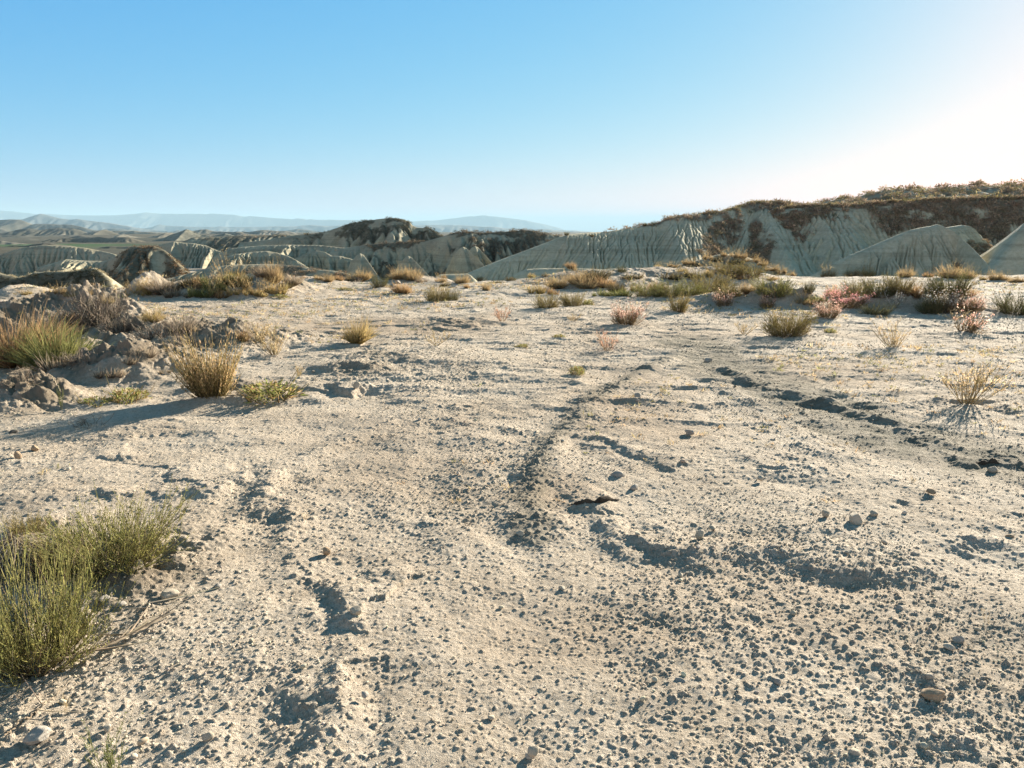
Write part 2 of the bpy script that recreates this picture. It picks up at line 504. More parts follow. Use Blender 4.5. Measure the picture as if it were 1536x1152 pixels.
def ground_full(x, y):
    """everything down to the clods of the crust"""
    z = ground_base(x, y)
    near = y < 40
    xn, yn = x[near], y[near]
    zz = ledge_field(xn, yn)
    rg = rough_mask(xn, yn)
    bz, br_ = berm_field(xn, yn)
    zz += bz
    # long low swells and crusty hummocks
    zz += 0.018 * fbm(xn * 1.1, yn * 1.1, 7, 3) + 0.030 * sst(4.5, 7.0, yn) * np.clip(1 - 2.2 * np.abs(fbm(xn * 0.8 + 5, yn * 1.7, 9, 4)), 0, 1) + 0.010 * fbm(xn * 3.7, yn * 3.7, 11, 3)
    lump = 0.5 + 0.5 * fbm(xn * 0.9, yn * 0.9, 15, 3)            # where the crust is broken
    lump = sst(0.25, 0.85, lump)
    sm = 1 - 0.65 * brown_mask(xn, yn)                          # smooth clay pans
    cl = (0.45 + 0.55 * lump) * sm + 0.5 * rg
    wx = xn + 0.005 * vn(xn * 70, yn * 70, 21) + 0.0025 * vn(xn * 160, yn * 160, 23)
    wy = yn + 0.005 * vn(xn * 70, yn * 70, 22) + 0.0025 * vn(xn * 160, yn * 160, 24)
    zz += cl * clods(wx, wy, 0.029, 101, 0.45, 0.14, 0.44, 0.95)
    zz += (0.6 + 0.4 * lump) * clods(wx + 0.01, wy, 0.021, 131, 0.60, 0.20, 0.46, 0.95)
    zz += cl * clods(wx, wy, 0.080, 161, 0.08 + 0.14 * lump, 0.08, 0.28, 0.7)
    zz += cl * clods(wx, wy, 0.19, 171, 0.14, 0.05, 0.20, 0.6)
    zz += np.minimum(rg, 1.2) * (clods(wx, wy, 0.15, 191, 0.8, 0.15, 0.5, 0.6))
    zz += rg * (0.075 * fbm(xn * 3.5, yn * 3.5, 33, 6) + 0.03 * np.abs(fbm(xn * 11, yn * 11, 35, 4)))
    zz += br_ * 0.7 * (clods(wx, wy, 0.05, 211, 0.6, 0.15, 0.48, 0.7) + clods(wx, wy, 0.10, 215, 0.3, 0.12, 0.36, 0.6))
    zz += 0.002 * fbm(xn * 26, yn * 26, 41, 3) + 0.007 * lump * fbm(xn * 9, yn * 9, 43, 3)
    z[near] += zz * sst(40, 26, yn)
    return z

def brown_mask(x, y):
    br = np.zeros(x.shape)
    w = 0.35 * fbm(x * 1.6, y * 1.6, 65, 4)
    for bx, by, hw, hd, a in BROWN:
        cx, cyy = gp(bx, by); hwm = hw * cyy / FPX
        br = np.maximum(br, a * np.exp(-np.maximum(((x - cx) / hwm) ** 2 + ((y - cyy) / hd) ** 2 + w, 0) ** 1.5))
    nb = sst(-0.45, 0.35, fbm(x * 2.2, y * 2.2, 61, 5))
    return np.clip(br * (0.45 + 0.75 * nb) + 0.30 * sst(-0.1, 0.7, fbm(x * 0.5, y * 0.5, 67, 5)) * (0.5 + 0.5 * sst(5, 9, y)), 0, 1)

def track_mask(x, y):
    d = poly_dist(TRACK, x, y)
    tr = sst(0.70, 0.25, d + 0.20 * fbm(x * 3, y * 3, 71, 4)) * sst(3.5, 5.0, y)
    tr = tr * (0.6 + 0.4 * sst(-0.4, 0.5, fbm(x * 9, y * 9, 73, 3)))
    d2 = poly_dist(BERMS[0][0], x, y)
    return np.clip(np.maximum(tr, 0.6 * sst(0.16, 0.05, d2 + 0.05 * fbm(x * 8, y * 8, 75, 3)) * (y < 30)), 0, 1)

def build_ground():
    ys = [-8, -6, -4, -2.5, -1.2, -0.3, 0.4, 0.9, 1.3, 1.55, 1.7, 1.8]
    y = 1.8
    while y < 27:
        y += max(0.0032, 0.0017 * y); ys.append(y)
    while y < 60000:
        y *= 1.022; ys.append(y)
    ys = np.array(ys)
    nc = 1700
    u = np.linspace(-1, 1, nc)
    u = 0.75 * u + 0.25 * u ** 3
    w = 0.86 * np.maximum(ys, 0) + 2.6 + 1.5 * (ys < 1)
    X = (w[:, None] * u[None, :]); Y = np.repeat(ys[:, None], nc, 1)
    x, y = X.ravel(), Y.ravel()
    z = ground_full(x, y)
    me = mesh_from("ground", np.stack([x, y, z], 1), quads=grid_quads(len(ys), nc))
    br = brown_mask(x, y)
    tr = track_mask(x, y)
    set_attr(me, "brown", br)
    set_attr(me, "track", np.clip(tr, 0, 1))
    set_attr(me, "valley", sst(170, 420, y + 60 * fbm(x * 0.01, y * 0.01, 95, 3)))
    set_attr(me, "heap", np.clip(rough_mask(x, y) * (0.4 + 0.8 * sst(-0.3, 0.4, fbm(x * 2.5, y * 2.5, 83, 4))), 0, 1))
    orch = sst(0, 25, x + 620) * sst(-255, -330, x + 40 * vn(y * 0.01, y * 0, 5)) * sst(540, 560, y) * sst(700, 660, y)
    set_attr(me, "orchard", orch)
    return structure(link("ground", me, SOIL))

build_ground()

def ground_z(x, y):
    x = np.atleast_1d(np.asarray(x, float)); y = np.atleast_1d(np.asarray(y, float))
    return ground_base(x, y) + ledge_field(x, y)

def on_ground(px, py, ymin=1.5, ymax=60):
    """where the ray through a photo pixel first meets the ground"""
    dx, dy, dz = ray(px, py)
    ts = np.geomspace(ymin, ymax, 1200) / float(dy)
    x = float(dx) * ts; y = float(dy) * ts; z = EYE + float(dz) * ts
    g = ground_z(x, y)
    k = np.argmax(z <= g)
    if z[k] > g[k]: k = len(ts) - 1
    return float(x[k]), float(y[k]), float(g[k])

# ------------------------------------------------------------------ haze
def build_haze():
    bpy.ops.mesh.primitive_cube_add(size=1)
    o = bpy.context.object
    o.name = "haze"; o.data.name = "haze"
    zb, zt = -830.0, 460.0
    o.scale = (130000, 66000, zt - zb)
    o.location = (0, 32000, (zt + zb) / 2)
    m = bpy.data.materials.new("haze_air")
    m.use_nodes = True
    n, l = m.node_tree.nodes, m.node_tree.links
    n.clear()
    out = n.new("ShaderNodeOutputMaterial"); v = n.new("ShaderNodeVolumePrincipled")
    v.inputs["Color"].default_value = (0.41, 0.60, 0.73, 1)
    v.inputs["Density"].default_value = 0.00005
    v.inputs["Anisotropy"].default_value = 0.0
    l.new(v.outputs[0], out.inputs["Volume"])
    o.data.materials.append(m)
    o["kind"] = "stuff"
    tag(o, "pale blue haze lying over the far plain and mountains", "haze")
build_haze()
# ------------------------------------------------------------------ hills
HILLS = {}

def hill(key, name, crest, slope=0.65, drop=9.0, rnd=0.6, fdir=0.0, back=0.45, seed=1, spur=(10, 0.25), rill=(1.2, 0.22), wig=1.0,
         veg=None, mat=None, cols=1.6, rows=90, crest_noise=0.0, gully=None):
    """an eroded ridge: its crest line, the face towards the valley and the slope behind it"""
    c = np.array(crest, float)
    L = np.concatenate([[0], np.cumsum(np.abs(np.diff(c[:, 0])) + 0.5 * np.abs(np.diff(c[:, 1])))])
    n = int(max(60, L[-1] * cols))
    s = np.linspace(0, L[-1], n)
    def smooth(v, k):
        if k < 2: return v
        ker = np.hanning(k + 2)[1:-1]; ker /= ker.sum()
        return np.convolve(np.pad(v, k, mode='edge'), ker, 'same')[k:-k]
    k = max(1, int(cols * 4))
    px = np.interp(s, L, c[:, 0]); py = smooth(np.interp(s, L, c[:, 1]), k); YY = smooth(np.interp(s, L, c[:, 2]), k * 3)
    cx, cyy, cz = at(px, py, YY)
    cx = np.asarray(cx); cyy = np.asarray(cyy) * np.ones(n); cz = np.asarray(cz)
    scale = float(np.mean(YY)) / FPX                 # metres per photo pixel
    if crest_noise:
        cz = cz + crest_noise * fbm(s * 0.15, s * 0, seed + 9, 4)
    sw = np.concatenate([[0], np.cumsum(np.hypot(np.diff(cx), np.diff(cyy)))])
    tmax = drop / slope + rnd * 2
    tf = np.linspace(0, 1, rows) ** 1.25 * tmax
    tb = -np.linspace(1, 0, 14)[:-1] ** 1.6 * (drop / back)
    t = np.concatenate([tb, tf])[:, None] * np.ones((1, n))
    S = sw[None, :] * np.ones((len(t), 1))
    tp = np.maximum(t, 0)
    ns = fbm(S / spur[0] + 0.05 * wig * vn(tp / spur[0] * 2, S * 0.1, seed + 2), tp * 0.05 / spur[0] * 2, seed, 3)
    sl = slope * (1 + spur[1] * ns)
    fall = sl * (np.sqrt(tp * tp + rnd * rnd) - rnd)
    p = rill[0]
    zf = cz[None, :] - fall
    zf = zf + 1.3 * scale * fbm(S / (scale * 24), t / (scale * 24), seed + 12, 4) * sst(0, 2.0, np.abs(t))
    z = np.where(t < 0, cz[None, :] + t * back * (1 + 0.3 * vn(S / spur[0], t * 0.1, seed + 8)), zf)
    # running water: rain on every cell is led down the face row by row, joins and cuts
    nb_ = len(tb); nr = len(t)
    E = np.zeros(t.shape)
    ds = max(sw[-1] / n, 1e-6)
    reach = int(np.clip(round(0.9 * np.mean(np.diff(tf)) / ds), 1, 6))
    ker = np.hanning(2 * max(1, int(0.10 * p / ds)) + 3)[1:-1]; ker /= ker.sum()
    cols_i = np.arange(n)
    gz = 0.05 * p * fbm(S / (0.5 * p), t / (1.2 * p), seed + 5, 2) + 0.12 * p * vn(S / (2.2 * p), t / (6 * p), seed + 6)
    for it in range(9):
        zr = z - E * rill[1] * 3.0 + gz
        A = np.ones(t.shape)
        for r in range(nb_, nr - 1):
            best = None
            for dj in range(-reach, reach + 1):
                jj = np.clip(cols_i + dj, 0, n - 1)
                v = zr[r + 1, jj] + abs(dj) * ds * 0.10
                if best is None: best, bj = v, jj
                else:
                    m = v < best; best = np.where(m, v, best); bj = np.where(m, jj, bj)
            np.add.at(A[r + 1], bj, A[r])
        f = np.log(A) / math.log(max(A.max(), 2.0))
        E = 0.72 * E + 0.28 * f ** 1.4
        E = np.apply_along_axis(lambda row: np.convolve(row, ker, 'same'), 1, E)
    E /= max(np.percentile(E, 99.5), 1e-6)
    E = np.clip(E, 0, 1.3)
    amp = rill[1] * sst(0.1, 0.6 + 2 * p, tp)
    z = z - 3.2 * amp * E
    X = cx[None, :] + fdir * tp
    Y = cyy[None, :] - t + 0.6 * scale * 6 * fbm(S / (scale * 40), S * 0, seed + 13, 3) * 0
    V = np.stack([X, Y, z], 2)
    me = mesh_from(name, V.reshape(-1, 3), quads=grid_quads(len(t), n)[:, ::-1])
    vg = np.zeros(t.shape) if veg is None else np.clip(veg(np.interp(S, sw, px), tp, S, z), 0, 1)
    set_attr(me, "veg", vg)
    o = structure(link(name, me, mat or CLAY))
    HILLS[key] = dict(V=V, veg=vg, t=t, S=S, px=px, scale=scale, o=o)
    return o

def nz(x, y, seed, o=3): return fbm(np.asarray(x), np.asarray(y), seed, o)

# far mountains and the hills of the plain
MT = mat_plain("mountain_rock", (0.16, 0.17, 0.16), (0.24, 0.235, 0.21), 0.0008)
MH = mat_plain("dry_hillside", (0.05, 0.05, 0.036), (0.19, 0.165, 0.12), 0.004)
MH2 = mat_plain("pale_hillside", (0.07, 0.062, 0.045), (0.30, 0.265, 0.20), 0.009)
hill("m1", "mountains", [(-150, 322, 24000), (-60, 318, 24000), (0, 316, 24000), (20, 317, 24000), (55, 322, 24000), (75, 321, 24000), (110, 323, 24000), (170, 323, 24000), (205, 320.5, 24000), (218, 318.5, 24000), (240, 320.5, 24000), (300, 321, 24000), (350, 322, 24000), (366, 325, 24000), (376, 324, 24000), (410, 327, 24000), (440, 329, 24000), (446, 328, 24000), (460, 330, 24000), (540, 330, 24000), (600, 332, 24000), (660, 335, 24000), (760, 343, 24000), (800, 348, 24000)],
     slope=0.35, drop=900, rnd=60, spur=(1500, 0.3), rill=(700, 60), mat=MT, cols=1.2, rows=40, seed=11, back=0.3)
hill("m2", "mountains", [(560, 346, 27000), (620, 333, 27000), (660, 330, 27000), (690, 327, 27000), (705, 325.5, 27000), (722, 324, 27000), (745, 325, 27000), (770, 328, 27000), (790, 331, 27000), (815, 336, 27000), (835, 341, 27000), (850, 346, 27000), (900, 352, 27000)],
     slope=0.35, drop=900, rnd=80, spur=(1800, 0.3), rill=(900, 60), mat=MT, cols=1.2, rows=40, seed=12, back=0.3)
hill("m3", "mountains", [(180, 348, 13000), (230, 341, 13000), (240, 337, 13000), (252, 339, 13000), (300, 340.5, 13000), (400, 340.5, 13000), (470, 338.5, 13000), (560, 340, 13000), (640, 337.5, 13000), (680, 338, 13000), (720, 340, 13000), (760, 342.5, 13000), (800, 344, 13000), (860, 346, 13000), (920, 350, 13000)],
     slope=0.3, drop=500, rnd=60, spur=(700, 0.3), rill=(350, 30), mat=MT, cols=1.2, rows=40, seed=13, back=0.3)
hill("m4", "mountains", [(-80, 334, 9000), (0, 331, 9000), (35, 329, 9000), (50, 324, 9000), (62, 320.5, 9000), (72, 323, 9000), (90, 327.5, 9000), (105, 329.5, 9000), (117, 328.5, 9000), (130, 330.5, 9000), (150, 333, 9000), (165, 335, 9000), (185, 339, 9000), (215, 343, 9000), (250, 347, 9000)],
     slope=0.4, drop=400, rnd=30, spur=(450, 0.3), rill=(250, 25), mat=MT, cols=1.4, rows=40, seed=14, back=0.3)
hill("f1", "hill", [(-90, 336, 4200), (-40, 332, 4200), (0, 330, 4200), (15, 329, 4200), (30, 330, 4200), (40, 333, 4200), (47, 337, 4200), (55, 335.5, 4200), (80, 336, 4200), (110, 338, 4200), (125, 341, 4200), (140, 345, 4200), (160, 350, 4200)],
     slope=0.35, drop=150, rnd=15, spur=(160, 0.4), rill=(90, 10), mat=MH, cols=1.5, rows=40, seed=15, back=0.3)
hill("f2", "hill", [(-60, 352, 2100), (10, 349, 2100), (25, 345, 2100), (45, 343, 2100), (60, 345, 2100), (75, 343, 2100), (110, 342.5, 2100), (120, 345, 2100), (132, 350, 2100), (148, 347, 2000), (158, 344, 2000), (168, 347.5, 2000), (180, 352, 2000), (215, 355, 2000)],
     slope=0.35, drop=60, rnd=8, spur=(80, 0.4), rill=(45, 5), mat=MH, cols=1.5, rows=40, seed=16, back=0.3)
hill("f3", "hill", [(225, 362, 950), (245, 357, 950), (258, 352, 950), (270, 348, 950), (281, 344, 950), (291, 347.5, 950), (303, 352, 950), (318, 354, 950), (338, 350, 950), (352, 354, 950), (380, 362, 950)],
     slope=0.5, drop=26, rnd=3, spur=(30, 0.35), rill=(14, 1.6), mat=mat_clay("dark_clay", (0.17, 0.165, 0.125), (0.30, 0.28, 0.22)), cols=2, rows=50, seed=17)

for i_, Yd in enumerate((560, 720, 900, 1250, 1650, 2500, 3300, 5200, 6800)):
    pl = 335 + FPX * (EYE - float(np.interp(Yd, FE, FZ))) / Yd
    xs = np.arange(-120, 560, 9.0)
    bump = 7.5 * np.clip(fbm(xs / 70.0 + 13.7 * i_, xs * 0, 300 + i_, 3) + 0.10, -0.6, 1) * np.clip((545 - xs) / 120, 0, 1) + 1.2 * vn(xs / 14.0, xs * 0, 320 + i_)
    hill("p%d" % i_, "hill", [(float(a), float(pl + 1.0 - b), Yd) for a, b in zip(xs, bump)], slope=0.35, drop=14 * Yd / 1000 + 6, rnd=0.004 * Yd, spur=(0.035 * Yd, 0.5), rill=(0.014 * Yd, 0.0012 * Yd), mat=MH2 if i_ % 2 else MH, cols=1.3, rows=36, seed=200 + i_, back=0.3)

# the badlands on the left, back to front
hill("b1", "hill", [(250, 372, 420), (290, 356, 420), (330, 354.5, 420), (372, 353.5, 420), (410, 352.5, 420), (440, 352, 420), (480, 350, 420), (540, 352, 420), (600, 360, 420)],
     mat=MARL, slope=0.35, drop=20, rnd=3, spur=(22, 0.4), rill=(7, 1.0), seed=21, rows=60,
     veg=lambda px, t, S, z: sst(-0.1, 0.3, nz(S / 14, t / 9, 5) + 0.5 - t / 40))
hill("b2", "hill", [(215, 380, 260), (240, 367, 260), (262, 362.5, 260), (275, 364, 260), (290, 365, 260), (308, 368, 260), (322, 374, 255), (338, 381, 250), (352, 388, 245)],
     mat=MARL, slope=0.5, drop=16, rnd=2.5, fdir=0.2, spur=(12, 0.85), rill=(2.56, 1.04), seed=22)
hill("b3", "hill", [(320, 385, 230), (345, 372.5, 230), (370, 370, 230), (390, 368.5, 230), (430, 367, 230), (480, 368, 225), (520, 372, 220), (560, 380, 220)],
     mat=MARL, slope=0.4, drop=14, rnd=2, spur=(13, 0.77), rill=(3.20, 1.17), seed=23)
hill("b4", "hill", [(360, 364, 300), (400, 360, 300), (440, 353, 300), (470, 351, 300), (490, 347, 300), (505, 342, 300), (520, 336.5, 300), (550, 331, 300), (572, 328, 300), (588, 327, 300), (604, 329, 300), (614, 332, 300), (618, 338, 298), (625, 341, 298), (634, 342, 298), (639, 339.5, 296), (650, 346, 294), (662, 354, 292), (690, 366, 290)],
     mat=MARL, slope=0.5, drop=22, rnd=1.0, spur=(16, 0.45), rill=(5, 1.4), seed=24, fdir=0.15, rows=100,
     veg=lambda px, t, S, z: sst(-0.15, 0.3, nz(S / 9, t / 7, 6) + 0.55 * nz(S / 2.2, t / 2, 61) + 0.45 - t / 26) * sst(425, 500, px))
hill("b5", "hill", [(-60, 392, 165), (-20, 390, 165), (0, 383, 165), (20, 375.5, 165), (45, 369.5, 165), (70, 367.5, 165), (100, 369, 165), (130, 372, 165), (150, 376, 165), (171, 381, 160), (190, 388, 158), (215, 400, 156)],
     mat=MARL, slope=0.55, drop=14, rnd=2.2, fdir=0.25, spur=(9, 0.85), rill=(2.40, 0.65), seed=25)
hill("b6", "hill", [(300, 408, 140), (318, 396, 140), (338, 385, 140), (352, 381.5, 140), (375, 378, 140), (400, 376.5, 140), (415, 379, 140), (432, 384, 138), (446, 391, 136), (460, 400, 134), (474, 408, 132)],
     mat=MARL, slope=0.5, drop=11, rnd=1.5, fdir=0.15, spur=(8, 0.85), rill=(1.92, 0.72), seed=26)
hill("b6b", "hill", [(420, 400, 150), (445, 386, 150), (462, 379, 150), (475, 376, 150), (487, 378, 148), (498, 384, 146), (510, 384, 145), (540, 392, 143)],
     mat=MARL, slope=0.55, drop=12, rnd=1.6, fdir=0.15, spur=(7, 0.95), rill=(2.08, 1.04), seed=27)
hill("b7", "hill", [(60, 400, 105), (100, 389, 105), (128, 391, 105), (155, 391.5, 105), (170, 387, 104), (182, 379, 102), (198, 370, 100), (215, 368.5, 100), (232, 369, 99), (248, 376, 98), (258, 386, 97), (268, 397, 95), (280, 408, 93)],
     mat=MARL, slope=0.62, drop=10, rnd=1.2, fdir=0.1, spur=(6, 0.68), rill=(1.44, 0.52), seed=28,
     veg=lambda px, t, S, z: sst(176, 190, px + 0.6 * t * 3 + 5 * vn(t, S * 0, 3)) * sst(-0.5, 0.1, nz(S / 2.5, t / 2.0, 8) + 0.2))
hill("b8", "hill", [(215, 425, 75), (260, 416, 75), (300, 405.5, 75), (330, 399, 75), (352, 397, 75), (400, 396, 75), (440, 398, 74), (470, 403, 72), (520, 410, 70)],
     mat=MARL, slope=0.35, drop=5, rnd=1.2, spur=(7, 0.85), rill=(1.60, 0.45), seed=29,
     veg=lambda px, t, S, z: sst(0.15, 0.5, nz(S / 3, t / 2, 9) + 0.4 * sst(350, 420, px)))
hill("b9", "hill", [(-60, 402, 44), (0, 410, 44), (30, 416.5, 44), (42, 414, 44), (52, 408.5, 44), (75, 407.5, 44), (105, 407, 44), (125, 404.5, 43), (138, 401.5, 43), (146, 404, 42.6), (155, 409.5, 42.2), (165, 419, 41.8), (170, 427, 41.5), (178, 442, 41)],
     mat=MARL, slope=0.75, drop=5.0, rnd=0.35, spur=(4, 0.4), rill=(1.2, 0.3), seed=30, fdir=0.1,
     veg=lambda px, t, S, z: sst(0.05, 0.45, t + 0.2 * nz(S * 1.3, t * 1.3, 10)) * sst(-1.2, -0.4, nz(S / 1.4, t / 1.2, 18)))
hill("b10", "hill", [(440, 410, 62), (470, 404, 62), (500, 406, 61), (520, 410, 60), (545, 418, 59)],
     mat=MARL, slope=0.4, drop=3.5, rnd=0.5, spur=(4, 0.5), rill=(1.3, 0.25), seed=31, veg=lambda px, t, S, z: 0.9 * sst(-0.2, 0.3, nz(S / 2, t / 1.5, 19)))

# the middle ridge with spurs
hill("c1", "hill", [(470, 392, 170), (510, 373, 170), (535, 369, 170), (560, 366, 170), (600, 364, 168), (640, 361.5, 165), (665, 354.5, 162), (675, 351, 160), (690, 348.5, 160), (708, 348, 160), (725, 349, 160), (745, 348, 160), (762, 347, 160), (785, 345, 160), (800, 346.5, 160), (820, 350.5, 160), (845, 354, 160), (880, 362, 160)],
     mat=MARL, slope=0.55, drop=14, rnd=0.8, spur=(13, 0.6), rill=(3.4, 1.0), seed=36, fdir=0.12, rows=120,
     veg=lambda px, t, S, z: np.clip(sst(-0.05, 0.3, nz(S / 7, t / 6, 12) + 0.6 * nz(S / 2, t / 1.8, 62) - 0.33 + 0.25 * sst(690, 620, px) + 0.5 * sst(2.5, 0, t)) * sst(500, 540, px), 0, 1))  # scrub tone thickened towards the left, partly standing in for shade
for kk, (a, b, y0, y1, Y0) in enumerate([(694, 722, 370, 394, 120), (712, 738, 369, 394, 124), (612, 640, 384, 410, 112), (540, 566, 380, 412, 115)]):
    hill("c2%d" % kk, "hill", [(a - 26, y1 + 14, Y0), (a - 14, y0 + 12, Y0), (a - 4, y0 + 2, Y0), (a, y0, Y0), (a + 5, y0 + 2, Y0), (b, y1, Y0 - 6), (b + 14, y1 + 16, Y0 - 9)],
         slope=0.7, drop=9, rnd=0.5, spur=(4, 0.3), rill=(1.1, 0.22), seed=40 + kk, fdir=0.2, cols=3, mat=MARL)

# the long ridge on the right
def vegR1(px, t, S, z):
    top = sst(0.9, 0.2, t - 0.5 * nz(S * 0.5, t * 0.3, 13) - 0.9 * sst(980, 1040, px) - 0.5 * sst(1060, 1090, px))* sst(880, 985, px)
    gul = sst(0.0, 0.35, nz(S / 4.5, t / 4, 14) + 0.9 * np.exp(-((px - 1078 + 2.2 * (t - 3)) / 42) ** 2) + 0.7 * np.exp(-((px - 1122) / 14) ** 2) - 0.65) * sst(1020, 1050, px)
    return np.maximum(top, gul) * sst(-0.45, 0.2, nz(S / 2.0, t / 1.5, 64) + 0.15)
hill("r1", "ridge", [(640, 428, 66), (700, 410, 68), (722, 401, 69), (740, 393.5, 70), (780, 378.5, 72), (820, 363.5, 74), (838, 356, 75), (850, 352.5, 75), (880, 349, 76), (910, 347.5, 77), (940, 342.5, 78), (965, 338.5, 79), (985, 334.5, 80), (1000, 328.5, 80.5), (1030, 322.5, 82), (1060, 320.5, 83.5), (1085, 317, 85), (1100, 313, 86), (1115, 308.5, 88), (1130, 304.5, 89), (1160, 303.5, 90), (1180, 304, 91), (1195, 307.5, 92), (1215, 308, 93), (1240, 309, 94), (1290, 312, 95)],
     slope=0.62, drop=10, rnd=0.7, spur=(9, 0.30), rill=(0.9, 0.17), seed=51, rows=150, cols=2.2, veg=vegR1, fdir=-0.08)
def vegR2(px, t, S, z):
    lim = 2.6 + 1.2 * nz(S / 5, S * 0, 15) + 2.6 * np.exp(-((px - 1150) / 26) ** 2) + 1.0 * np.exp(-((px - 1370) / 50) ** 2) + 0.8 * sst(1290, 1340, px) + 2.0 * np.exp(-((px - 1470) / 45) ** 2)
    return sst(lim + 0.9, lim - 0.6, t + 1.6 * nz(S / 1.8, t / 1.6, 16)) * sst(-0.55, 0.15, nz(S / 2.4, t / 1.1, 63) + 0.25)
hill("r2", "ridge", [(1128, 378, 84), (1138, 352, 85), (1148, 332, 86), (1158, 320, 87), (1175, 313, 87.5), (1200, 311, 88), (1240, 310, 88), (1280, 309, 88), (1310, 306.5, 88), (1340, 304, 88), (1380, 302, 88), (1420, 300.5, 88), (1470, 299.5, 87), (1536, 298.5, 86), (1620, 296, 85), (1720, 294, 84)],
     slope=0.85, drop=12, rnd=0.8, spur=(9, 0.45), rill=(1.1, 0.28), seed=58, rows=150, cols=2.2, veg=vegR2, fdir=-0.1, back=0.06)
hill("r3", "ridge", [(1170, 312, 128), (1215, 307, 128), (1235, 302, 128), (1260, 299, 128), (1285, 297, 128), (1300, 290, 127), (1330, 285, 126), (1380, 282.5, 125), (1420, 281, 124), (1460, 279, 123), (1500, 278, 122), (1536, 276, 121), (1620, 272, 120), (1760, 266, 119)],
     slope=0.16, drop=5.5, rnd=1.5, spur=(9, 0.35), rill=(3, 0.3), seed=53, rows=70, cols=1.6, veg=lambda px, t, S, z: 0.55 + 0.45 * nz(S / 3, t / 3, 17))
hill("r4", "hill", [(1200, 422, 66), (1250, 395, 66), (1275, 382.5, 66.5), (1300, 372, 67), (1325, 361, 67.5), (1350, 350.5, 68), (1365, 345, 68), (1380, 341.5, 68), (1395, 339, 68), (1405, 336.5, 68), (1412, 338.5, 67.5), (1425, 345, 66.5), (1440, 357, 65), (1455, 371, 63), (1470, 387, 61), (1486, 404, 59), (1500, 420, 57)],
     slope=0.8, drop=7, rnd=0.9, spur=(5, 0.35), rill=(0.8, 0.24), seed=54, rows=130, cols=2.6, fdir=0.05)
hill("r5", "hill", [(1395, 352, 75), (1410, 343, 75), (1425, 340, 75), (1442, 337.5, 75), (1452, 339, 74.5), (1462, 348, 74), (1472, 362, 73), (1482, 377, 71), (1492, 392, 69), (1502, 405, 67)],
     slope=0.8, drop=8, rnd=0.9, spur=(5, 0.4), rill=(0.9, 0.22), seed=55, cols=2.6, fdir=0.25,
     veg=lambda px, t, S, z: sst(0.35, 0.6, nz(S / 2, t / 2, 19)))
hill("r6", "hill", [(1482, 412, 58), (1490, 398, 58.3), (1500, 386, 58.6), (1510, 371, 59), (1520, 357, 59.5), (1530, 343, 60), (1540, 331, 60.5), (1560, 318, 61), (1600, 306, 62), (1680, 300, 63)],
     slope=0.8, drop=8, rnd=0.9, spur=(5, 0.35), rill=(0.85, 0.22), seed=56, cols=2.6, fdir=-0.1)

# low benches and the scrubby hummock in front of the ridge
hill("h1", "hill", [(770, 412, 46), (790, 403.5, 46), (815, 402.5, 46), (870, 402.5, 46), (900, 404, 46), (930, 402.5, 46), (985, 401.5, 46), (1010, 403, 45), (1040, 410, 44)],
     slope=0.5, drop=2.2, rnd=0.25, spur=(4, 0.3), rill=(0.8, 0.08), seed=61, cols=2)
hill("h2", "hill", [(645, 420, 44), (660, 411.5, 44), (680, 411, 44), (700, 410.5, 44), (706, 413, 43.5), (714, 420, 43), (720, 426, 43)],
     slope=0.5, drop=1.8, rnd=0.25, spur=(4, 0.3), rill=(0.8, 0.08), seed=62, cols=3)
hill("h3", "hill", [(930, 420, 34), (970, 410, 34), (990, 404, 34), (1015, 398, 34), (1035, 393, 34), (1055, 388, 34), (1075, 382, 34), (1095, 381, 34), (1112, 383, 34), (1130, 389, 33.6), (1150, 398, 33), (1172, 408, 32.4), (1195, 416, 32)],
     slope=0.35, drop=1.6, rnd=0.4, spur=(3, 0.4), rill=(1.0, 0.10), seed=63, cols=2.2, veg=lambda px, t, S, z: 0.7 * sst(0.0, 0.4, nz(S, t, 20)))
hill("h4", "hill", [(735, 436, 30), (770, 424, 30), (800, 417, 30), (840, 411, 30), (870, 409, 30), (920, 412, 30), (970, 418, 30)],
     slope=0.3, drop=1.2, rnd=0.4, spur=(3, 0.4), rill=(1.0, 0.10), seed=64, cols=2.2, veg=lambda px, t, S, z: 0.6 * sst(0.0, 0.4, nz(S, t, 21)))
# ------------------------------------------------------------------ plants
def rgen(seed): return np.random.default_rng(seed)

def norm(v):
    return v / np.maximum(np.linalg.norm(v, axis=-1, keepdims=True), 1e-9)

